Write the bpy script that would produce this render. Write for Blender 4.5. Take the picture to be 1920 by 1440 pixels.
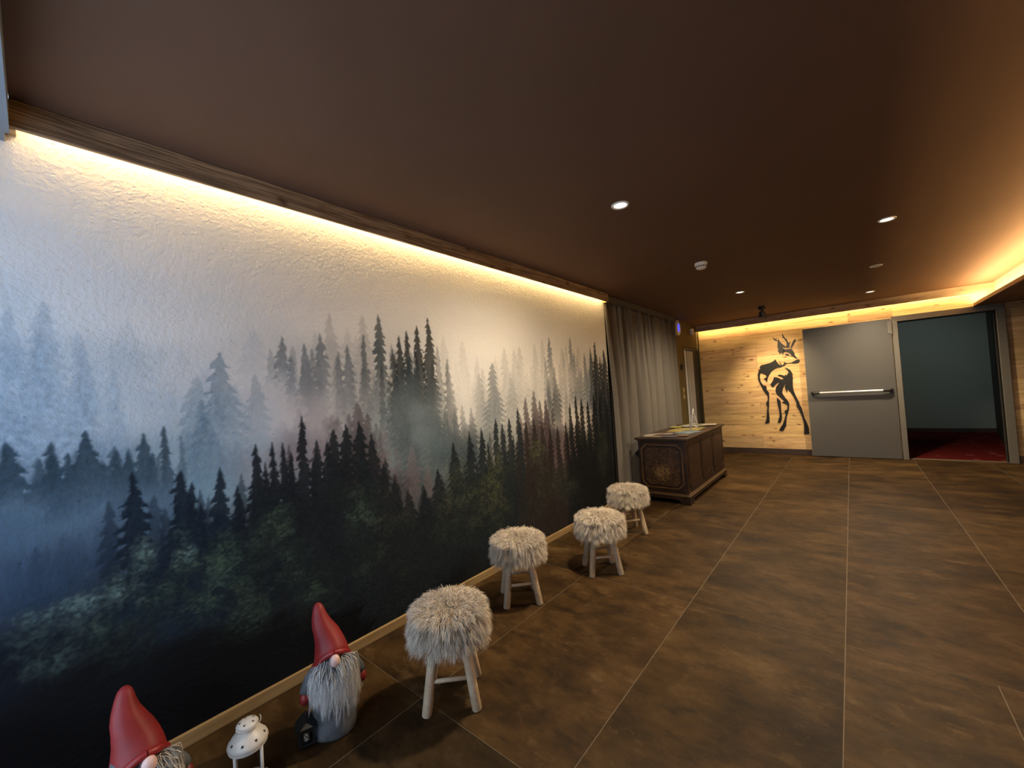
import bpy, math, random
import numpy as np
from mathutils import Matrix, Vector

for o in list(bpy.data.objects):
    bpy.data.objects.remove(o, do_unlink=True)
scene = bpy.context.scene
COL = scene.collection
PI = math.pi

# ---------------------------------------------------------------- camera
cam_data = bpy.data.cameras.new('camera')
cam = bpy.data.objects.new('camera', cam_data)
COL.objects.link(cam)
cam_data.sensor_fit = 'HORIZONTAL'
cam_data.sensor_width = 36.0
cam_data.lens = 36.0 * 755.05 / 1920.0
cam_data.clip_start = 0.02
RT = (0.76238814, 0.64392658, -0.06420977)
UP = (0.0664381, 0.02081346, 0.99757345)
FW = (-0.64370048, 0.76480414, 0.02691333)
cam.matrix_world = Matrix(((RT[0], UP[0], -FW[0], 2.21), (RT[1], UP[1], -FW[1], 0.0),
                           (RT[2], UP[2], -FW[2], 1.37), (0, 0, 0, 1)))
scene.camera = cam

# ---------------------------------------------------------------- world and exposure
world = bpy.data.worlds.new('overcast_sky')
scene.world = world
world.use_nodes = True
bg = world.node_tree.nodes['Background']
bg.inputs[0].default_value = (0.58, 0.75, 1.0, 1)
bg.inputs[1].default_value = 3.3
scene.view_settings.view_transform = 'Standard'
scene.view_settings.look = 'None'
scene.view_settings.gamma = 1.0
scene.view_settings.use_curve_mapping = False
scene.view_settings.exposure = 0.0

# daylight enters through the window opening beside the camera
pl = bpy.data.lights.new('window_portal', 'AREA')
pl.shape = 'RECTANGLE'
pl.size = 1.55
pl.size_y = 2.2
pl.cycles.is_portal = True
po = bpy.data.objects.new('window_portal', pl)
COL.objects.link(po)
po.location = (0.90, -0.42, 1.25)
po.rotation_euler = (PI / 2, 0, 0)      # faces the room (+Y)

LED_MURAL = 112.0
LED_BACK = 450.0
LED_COVE = 470.0
SPOT_W = 245.0
WARM = (1.0, 0.68, 0.29)

# ---------------------------------------------------------------- mesh helpers
class MB:
    def __init__(s):
        s.v = []; s.f = []
    def add(s, v, f):
        n = len(s.v); s.v += [tuple(p) for p in v]; s.f += [tuple(i + n for i in q) for q in f]; return s
    def box(s, x0, x1, y0, y1, z0, z1):
        v = [(x0, y0, z0), (x1, y0, z0), (x1, y1, z0), (x0, y1, z0), (x0, y0, z1), (x1, y0, z1), (x1, y1, z1), (x0, y1, z1)]
        return s.add(v, [(0, 3, 2, 1), (4, 5, 6, 7), (0, 1, 5, 4), (1, 2, 6, 5), (2, 3, 7, 6), (3, 0, 4, 7)])
    def tube(s, pts, rad, n=10, caps=True):
        pts = [Vector(p) for p in pts]
        if not hasattr(rad, '__len__'): rad = [rad] * len(pts)
        base = len(s.v); ref = None
        for i, p in enumerate(pts):
            t = (pts[min(i + 1, len(pts) - 1)] - pts[max(i - 1, 0)]).normalized()
            if ref is None:
                ref = Vector((0, 0, 1)) if abs(t.z) < .9 else Vector((1, 0, 0))
            a = (ref - t * ref.dot(t)).normalized(); b = t.cross(a); ref = a
            for k in range(n):
                w = 2 * PI * k / n
                s.v.append(tuple(p + (a * math.cos(w) + b * math.sin(w)) * rad[i]))
        for i in range(len(pts) - 1):
            for k in range(n):
                a0 = base + i * n + k; a1 = base + i * n + (k + 1) % n
                s.f.append((a0, a1, a1 + n, a0 + n))
        if caps:
            s.f.append(tuple(base + k for k in range(n))[::-1])
            s.f.append(tuple(base + (len(pts) - 1) * n + k for k in range(n)))
        return s
    def lathe(s, prof, n=32, c=(0, 0, 0), fn=None, caps=True):
        base = len(s.v)
        for (r, z) in prof:
            for k in range(n):
                w = 2 * PI * k / n
                p = (r * math.cos(w), r * math.sin(w), z)
                if fn: p = fn(p, w)
                s.v.append((p[0] + c[0], p[1] + c[1], p[2] + c[2]))
        for i in range(len(prof) - 1):
            for k in range(n):
                a0 = base + i * n + k; a1 = base + i * n + (k + 1) % n
                s.f.append((a0, a1, a1 + n, a0 + n))
        if caps:
            s.f.append(tuple(base + k for k in range(n))[::-1])
            s.f.append(tuple(base + (len(prof) - 1) * n + k for k in range(n)))
        return s
    def ball(s, c, r, n=20, m=12):
        if not hasattr(r, '__len__'): r = (r, r, r)
        prof = [(max(math.sin(PI * i / m), 1e-4), -math.cos(PI * i / m)) for i in range(m + 1)]
        return s.lathe(prof, n, c, lambda p, w: (p[0] * r[0], p[1] * r[1], p[2] * r[2]))
    def strip(s, x0, x1, y0, y1, z):
        return s.add([(x0, y0, z), (x1, y0, z), (x1, y1, z), (x0, y1, z)], [(0, 1, 2, 3)])
    def prism(s, poly, fn, t0, t1):
        n = len(poly)
        v = [fn(a, b, t0) for a, b in poly] + [fn(a, b, t1) for a, b in poly]
        f = [tuple(range(n)), tuple(range(2 * n - 1, n - 1, -1))]
        f += [(i, i + n, (i + 1) % n + n, (i + 1) % n) for i in range(n)]
        return s.add(v, f)
    def mesh(s, name, smooth=False):
        me = bpy.data.meshes.new(name)
        me.from_pydata(s.v, [], s.f)
        me.validate()
        if smooth:
            me.polygons.foreach_set('use_smooth', [True] * len(me.polygons))
        me.update()
        return me

def fixnormals(me):
    import bmesh
    bm = bmesh.new(); bm.from_mesh(me)
    bmesh.ops.recalc_face_normals(bm, faces=bm.faces)
    bm.to_mesh(me); bm.free()

def obj(name, mb, mat, parent=None, smooth=False, bevel=0, sharp=None, loc=None):
    me = mb if isinstance(mb, bpy.types.Mesh) else mb.mesh(name, smooth)
    if not isinstance(mb, bpy.types.Mesh): fixnormals(me)
    if mat is not None and not me.materials: me.materials.append(mat)
    o = bpy.data.objects.new(name, me)
    COL.objects.link(o)
    if parent is not None: o.parent = parent
    if loc is not None: o.location = loc
    if bevel:
        b = o.modifiers.new('bevel', 'BEVEL'); b.width = bevel; b.segments = 2; b.limit_method = 'ANGLE'; b.angle_limit = math.radians(40)
    if sharp:
        try: me.set_sharp_from_angle(angle=math.radians(sharp))
        except Exception: pass
    return o

def tag(o, label=None, cat=None, group=None, kind=None):
    if label: o['label'] = label
    if cat: o['category'] = cat
    if group: o['group'] = group
    if kind: o['kind'] = kind
    return o

def thing(name, label, cat, loc=(0, 0, 0), rz=0.0, group=None):
    e = bpy.data.objects.new(name, None); COL.objects.link(e)
    e.empty_display_size = .05
    e.location = loc; e.rotation_euler = (0, 0, rz)
    return tag(e, label, cat, group)

def copy_tree(src, parent=None):
    c = src.copy(); COL.objects.link(c); c.parent = parent
    for ch in list(src.children): copy_tree(ch, c)
    return c

def struct(name, mb, mat, parent=None, **k):
    o = obj(name, mb, mat, parent, **k)
    if parent is None: o['kind'] = 'structure'
    return o

# ---------------------------------------------------------------- material helpers
class NT:
    def __init__(s, name, rough=.6, metallic=0.0, spec=.5):
        s.m = bpy.data.materials.new(name); s.m.use_nodes = True
        s.t = s.m.node_tree; s.b = s.t.nodes['Principled BSDF']
        s.b.inputs['Roughness'].default_value = rough
        s.b.inputs['Metallic'].default_value = metallic
        s.b.inputs['Specular IOR Level'].default_value = spec
    def n(s, typ, **kw):
        nd = s.t.nodes.new(typ)
        for k, v in kw.items():
            if k.startswith('_'):
                setattr(nd, k[1:], v)
            else:
                key = k.replace('__', ' ')
                sock = nd.inputs[int(key[1:])] if key[0] == 'i' and key[1:].isdigit() else nd.inputs[key]
                s.put(sock, v)
        return nd
    def put(s, sock, v):
        if isinstance(v, bpy.types.NodeSocket): s.t.links.new(v, sock)
        elif isinstance(v, bpy.types.Node): s.t.links.new(v.outputs[0], sock)
        else:
            if hasattr(v, '__len__') and len(v) == 3 and sock.type == 'RGBA': v = (*v, 1)
            sock.default_value = v
    def coord(s, which='Object', scale=(1, 1, 1), rand=False):
        tc = s.n('ShaderNodeTexCoord')
        src = tc.outputs[which]
        if rand:
            oi = s.n('ShaderNodeObjectInfo')
            mul = s.n('ShaderNodeVectorMath', _operation='SCALE', i0=(37.0, 23.0, 51.0), Scale=oi.outputs['Random'])
            src = s.n('ShaderNodeVectorMath', _operation='ADD', i0=src, i1=mul).outputs[0]
        return s.n('ShaderNodeMapping', Vector=src, Scale=scale).outputs[0]
    def noise(s, vec, scale=5, detail=4, rough=.55, dist=0.0):
        return s.n('ShaderNodeTexNoise', Vector=vec, Scale=scale, Detail=detail, Roughness=rough, Distortion=dist).outputs['Fac']
    def ramp(s, fac, stops):
        r = s.n('ShaderNodeValToRGB', Fac=fac); e = r.color_ramp.elements
        while len(e) < len(stops): e.new(.5)
        for i, (p, c) in enumerate(stops):
            e[i].position = p
            e[i].color = (c, c, c, 1) if not hasattr(c, '__len__') else (*c[:3], 1)
        return r.outputs[0]
    def mix(s, fac, a, b, mode='MIX'):
        m = s.n('ShaderNodeMix', _data_type='RGBA', _blend_type=mode)
        s.put(m.inputs[0], fac); s.put(m.inputs[6], a); s.put(m.inputs[7], b)
        return m.outputs[2]
    def math(s, op, a, b=0.0):
        return s.n('ShaderNodeMath', _operation=op, i0=a, i1=b).outputs[0]
    def bump(s, h, strength=.3, dist=.01):
        bp = s.n('ShaderNodeBump', Height=h, Strength=strength, Distance=dist)
        s.put(s.b.inputs['Normal'], bp.outputs[0]); return s
    def color(s, c):
        s.put(s.b.inputs['Base Color'], c); return s

def lin(c):
    return tuple(((x / 255) / 12.92 if x / 255 < .04045 else ((x / 255 + .055) / 1.055) ** 2.4) for x in c)

def plain(name, col, rough=.6, var=.15, scale=8, metallic=0.0, bump=0.0, spec=.5, detail=4):
    t = NT(name, rough, metallic, spec)
    f = t.noise(t.coord('Object', rand=True), scale, detail)
    lo = tuple(c * (1 - var) for c in col); hi = tuple(min(1, c * (1 + var)) for c in col)
    t.color(t.ramp(f, [(.3, lo), (.7, hi)]))
    if bump: t.bump(f, bump, .004)
    return t.m

def emit(name, col, strength):
    m = bpy.data.materials.new(name); m.use_nodes = True
    t = m.node_tree; t.nodes.clear()
    e = t.nodes.new('ShaderNodeEmission'); o = t.nodes.new('ShaderNodeOutputMaterial')
    e.inputs[0].default_value = (*col, 1); e.inputs[1].default_value = strength
    t.links.new(e.outputs[0], o.inputs[0])
    return m

def wood(name, axis='X', pale=(.58, .39, .20), dark=(.30, .17, .075), knot=1.0, rough=.55, grain=1.0, spec=.35):
    t = NT(name, rough, spec=spec)
    def sc(l, c): return (l, c, c) if axis == 'X' else (c, l, c)
    long_ = t.coord('Object', sc(.55, 7), rand=True)
    fine = t.coord('Object', sc(1.6, 60), rand=True)
    mid = t.coord('Object', sc(1.1, 14), rand=True)
    g = t.noise(long_, 1.6, 3, .5, .6)
    w = t.noise(mid, 2.0, 5, .6, 1.2)
    f = t.noise(fine, 2.5, 4, .6)
    mixf = t.math('ADD', t.math('MULTIPLY', g, .55), t.math('MULTIPLY', w, .45))
    base = t.ramp(mixf, [(.34, dark), (.46, tuple(a * .45 + b * .55 for a, b in zip(dark, pale))), (.58, pale), (.8, tuple(min(1, c * 1.14) for c in pale))])
    base = t.mix(t.math('MULTIPLY', t.ramp(f, [(.42, 1.0), (.56, 0.0)]), .35 * grain), base, tuple(c * .75 for c in dark))
    # checks and short splits along the grain
    cr = t.noise(t.coord('Object', sc(2.2, 38), rand=True), 1.5, 2, .5, .3)
    base = t.mix(t.ramp(cr, [(.69, 0.0), (.74, .75 * knot)]), base, (.10, .05, .02))
    kv = t.coord('Object', sc(4.6, 8.5), rand=True)
    nz = t.n('ShaderNodeTexNoise', Vector=kv, Scale=3.0, Detail=2)
    kv2 = t.n('ShaderNodeVectorMath', _operation='MULTIPLY_ADD', i0=nz.outputs['Color'], i1=(.30, .30, .30), i2=kv).outputs[0]
    vo = t.n('ShaderNodeTexVoronoi', Vector=kv2, Scale=1.0, Randomness=1.0).outputs['Distance']
    base = t.mix(t.math('MULTIPLY', t.ramp(vo, [(.06, 1.0), (.19, 0.0)]), .95 * knot), base, (.075, .030, .011))
    base = t.mix(t.math('MULTIPLY', t.ramp(vo, [(.10, 1.0), (.28, 0.0)]), .30 * knot), base, dark)
    oi = t.n('ShaderNodeObjectInfo')
    base = t.mix(1.0, base, oi.outputs['Color'], 'MULTIPLY')
    t.color(base)
    t.bump(t.math('ADD', t.math('MULTIPLY', w, .5), t.math('MULTIPLY', f, .5)), .25, .004)
    return t.m

M = {}
M['plank'] = wood('knotty_larch', pale=(.72, .51, .26), dark=(.40, .24, .11))
M['beam'] = wood('beam_wood', 'Y', pale=(.40, .285, .18), dark=(.13, .078, .042), knot=1.0, grain=2.2)
M['beam_x'] = wood('beam_wood_cross', 'X', pale=(.52, .38, .25), dark=(.24, .16, .10), knot=.9, grain=1.4)
M['soffit'] = wood('soffit_wood', 'Y', pale=(.26, .155, .08), dark=(.13, .07, .035), knot=.6)
M['lip'] = wood('lip_wood', 'Y', pale=(.62, .42, .20), dark=(.42, .26, .11), knot=.3)
M['upright'] = wood('pale_cove_wood', 'Y', pale=(.66, .55, .38), dark=(.52, .40, .25), knot=.1)
M['skirt'] = wood('baseboard_wood', 'Y', pale=(.31, .205, .09), dark=(.21, .125, .05), knot=.15, rough=.5)
M['leg'] = wood('pale_stool_wood', 'X', pale=(.56, .44, .30), dark=(.42, .31, .19), knot=.25, grain=.6)

# ceiling paint
t = NT('brown_ceiling_paint', .75, spec=.25)
f = t.noise(t.coord('Object'), 1.3, 3)
t.color(t.ramp(f, [(.3, (.138, .073, .044)), (.7, (.152, .081, .049))])); M['ceiling'] = t.m

# floor tile: patinated stoneware with rusty and dark clouds
t = NT('patinated_floor_tile', .55, spec=.10)
c1 = t.coord('Object', (1.0, 1.5, 1), rand=True)
c2 = t.coord('Object', (1.5, 3.0, 1), rand=True)
a = t.noise(c1, 1.9, 10, .68, .15)
b = t.noise(c2, 2.4, 12, .74, .1)
c = t.noise(c1, 9.0, 8, .78, .2)
base = t.ramp(a, [(.32, (.026, .017, .010)), (.45, (.054, .034, .016)), (.56, (.082, .052, .024)), (.68, (.125, .084, .043))])
base = t.mix(t.ramp(b, [(.36, .8), (.50, 0.0)]), base, (.022, .016, .011))
base = t.mix(t.ramp(b, [(.55, 0.0), (.68, .75)]), base, (.15, .105, .060))
base = t.mix(t.ramp(c, [(.58, 0.0), (.70, .6)]), base, (.155, .108, .062))
base = t.mix(t.ramp(c, [(.26, .6), (.38, 0.0)]), base, (.024, .017, .012))
oi = t.n('ShaderNodeObjectInfo')
base = t.mix(1.0, base, oi.outputs['Color'], 'MULTIPLY')
base = t.mix(1.0, base, (.72, .61, .43), 'MULTIPLY')
t.color(base)
t.put(t.b.inputs['Roughness'], t.ramp(c, [(.3, .46), (.7, .62)]))
t.bump(c, .08, .002); M['tile'] = t.m
M['grout'] = plain('beige_grout', (.125, .092, .056), .9, .15, 40)

# plaster and paints
M['plaster'] = plain('white_plaster', (.62, .61, .58), .9, .08, 30, bump=.2)
M['olive'] = plain('olive_wall_paint', (.080, .056, .010), .8, .08, 12, bump=.05)
M['bulk'] = plain('grey_bulkhead', (.24, .27, .30), .8, .05, 6)
M['dark_skirt'] = plain('dark_baseboard', (.045, .025, .016), .5, .2, 20)
M['door'] = plain('grey_door_paint', (.092, .086, .075), .42, .04, 60, spec=.5)
M['frame'] = plain('grey_frame_paint', (.155, .142, .115), .5, .05, 20)
M['teal'] = plain('teal_grey_wall', (.25, .28, .255), .9, .06, 50)
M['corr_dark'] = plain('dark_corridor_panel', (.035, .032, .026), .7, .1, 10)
M['black'] = plain('black_plastic', (.012, .012, .012), .4, .2, 20)
M['vinyl'] = plain('black_vinyl', (.010, .0098, .009), .5, .1, 10, spec=.3)
M['steel'] = plain('brushed_aluminium', (.70, .69, .66), .35, .05, 30, metallic=.6)
M['white'] = plain('white_plastic', (.80, .80, .78), .45, .03, 10)
M['liftsteel'] = plain('lift_steel', (.33, .36, .40), .4, .06, 20, metallic=.3)
M['liftpale'] = plain('lift_glass_edge', (.52, .60, .68), .3, .05, 20)
M['liftblack'] = plain('black_lift_jamb', (.012, .014, .011), .35, .2, 10)
t = NT('red_carpet', .95, spec=.1)
f = t.noise(t.coord('Object', (1, 1, 1)), 60, 3)
v = t.n('ShaderNodeTexVoronoi', Vector=t.coord('Object', (3.2, 5, 1)), Scale=1.0, Randomness=.3).outputs['Distance']
base = t.ramp(f, [(.3, (.055, .003, .003)), (.7, (.10, .008, .006))])
t.color(t.mix(t.ramp(v, [(.10, 1.0), (.16, 0.0)]), base, (.25, .09, .055))); M['carpet'] = t.m

# cloth
def cloth(name, col):
    t = NT(name, .95, spec=.1)
    wv = t.noise(t.coord('Object', (1, 1, .2)), 240, 2)
    f = t.noise(t.coord('Object'), 3, 3)
    t.color(t.mix(.3, t.ramp(f, [(.3, tuple(c * .9 for c in col)), (.7, col)]), t.ramp(wv, [(.35, tuple(c * .7 for c in col)), (.65, tuple(min(1, c * 1.15) for c in col))])))
    t.bump(wv, .2, .001)
    return t.m
M['curtain'] = cloth('taupe_curtain_cloth', (.150, .135, .117))
M['band'] = cloth('taupe_heading_tape', (.135, .114, .09))

# fur / hair: per-strand tone through a colour attribute
def hairmat(name, cols, rough=.7):
    t = NT(name, rough, spec=.25)
    at = t.n('ShaderNodeAttribute', _attribute_name='tone')
    t.color(t.ramp(at.outputs['Fac'], cols))
    return t.m
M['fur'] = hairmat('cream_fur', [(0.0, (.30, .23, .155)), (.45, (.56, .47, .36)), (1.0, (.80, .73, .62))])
M['furcore'] = plain('cream_fur_base', (.26, .205, .145), .95, .3, 30)
M['beard'] = hairmat('grey_beard_hair', [(0.0, (.12, .12, .125)), (.5, (.36, .355, .35)), (1.0, (.78, .76, .72))])
M['beardcore'] = plain('grey_beard_base', (.05, .05, .055), .95, .3, 40)
M['red'] = plain('red_glazed_hat', (.225, .010, .009), .55, .18, 14, bump=.08)
M['redroll'] = plain('red_hat_rim', (.25, .014, .012), .42, .2, 18, bump=.1)
M['mitten'] = plain('red_mitten', (.20, .014, .013), .45, .2, 18)
M['nose'] = plain('pink_nose', (.72, .47, .41), .35, .08, 10)
M['gnome'] = plain('grey_gnome_coat', (.095, .098, .105), .75, .45, 16, bump=.5, detail=7)
M['lantern'] = plain('white_enamel', (.62, .58, .51), .4, .05, 10)
M['tin'] = plain('black_tin', (.010, .010, .010), .45, .3, 20)
M['hole'] = plain('cutout_dark', (.010, .009, .008), .9, .1, 10)
t = NT('clear_glass', .03); t.b.inputs['Transmission Weight'].default_value = 1.0; t.b.inputs['IOR'].default_value = 1.1
f = t.noise(t.coord('Object'), 3, 2); t.color(t.ramp(f, [(.3, (.93, .95, .94)), (.7, (.97, .98, .97))])); M['glass'] = t.m
M['wax'] = plain('candle_wax', (.75, .72, .62), .5, .05, 10)

# painted chest
def chest_mat(name, pattern):
    t = NT(name, .45, spec=.4)
    c = t.coord('Object'); f = t.noise(c, 9, 8, .7, .6); g = t.noise(t.coord('Object', (1, 1, .3)), 30, 4)
    base = t.ramp(f, [(.30, (.009, .0045, .003)), (.52, (.028, .011, .0045)), (.72, (.070, .029, .010))])
    if pattern == 'panel':
        v = t.n('ShaderNodeTexVoronoi', Vector=t.coord('Object'), Scale=62.0).outputs['Distance']
        w = t.noise(c, 55, 4, .7, 1.5)
        base = t.mix(t.ramp(w, [(.50, 0.0), (.60, .9)]), base, (.16, .092, .034))
        base = t.mix(t.ramp(v, [(.12, .6), (.3, 0.0)]), base, (.012, .006, .004))
        mp = t.n('ShaderNodeMapping', Vector=t.n('ShaderNodeTexCoord').outputs['Object'], Location=(-.07, 0, -3.15), Scale=(9.0, 0.0, 9.0)).outputs[0]
        ln_ = t.n('ShaderNodeVectorMath', _operation='LENGTH', i0=mp).outputs['Value']
        w2 = t.noise(c, 34, 4, .7, 1.0)
        fade = t.math('MULTIPLY', t.ramp(ln_, [(.45, 1.0), (1.0, 0.0)]), t.ramp(w2, [(.40, 0.0), (.58, .9)]))
        base = t.mix(fade, base, (.27, .165, .055))
    elif pattern == 'front':
        w = t.noise(t.coord('Object', (1, .8, 1)), 16, 6, .7, 1.2)
        base = t.mix(t.ramp(w, [(.54, 0.0), (.68, .7)]), base, (.12, .048, .017))
    elif pattern == 'trim':
        base = t.ramp(g, [(.3, (.055, .028, .011)), (.7, (.13, .072, .029))])
    elif pattern == 'lid':
        base = t.ramp(f, [(.3, (.03, .016, .008)), (.6, (.06, .034, .016)), (.8, (.11, .065, .03))])
    t.color(t.mix(1.0, base, (.74, .72, .70), 'MULTIPLY')); t.bump(f, .2, .003)
    return t.m
M['chest'] = chest_mat('dark_chest_wood', 'plain'); M['chest_panel'] = chest_mat('painted_chest_panel', 'panel')
M['chest_front'] = chest_mat('worn_chest_front', 'front'); M['chest_trim'] = chest_mat('worn_chest_trim', 'trim'); M['chest_lid'] = chest_mat('chest_lid_wood', 'lid')

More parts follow.
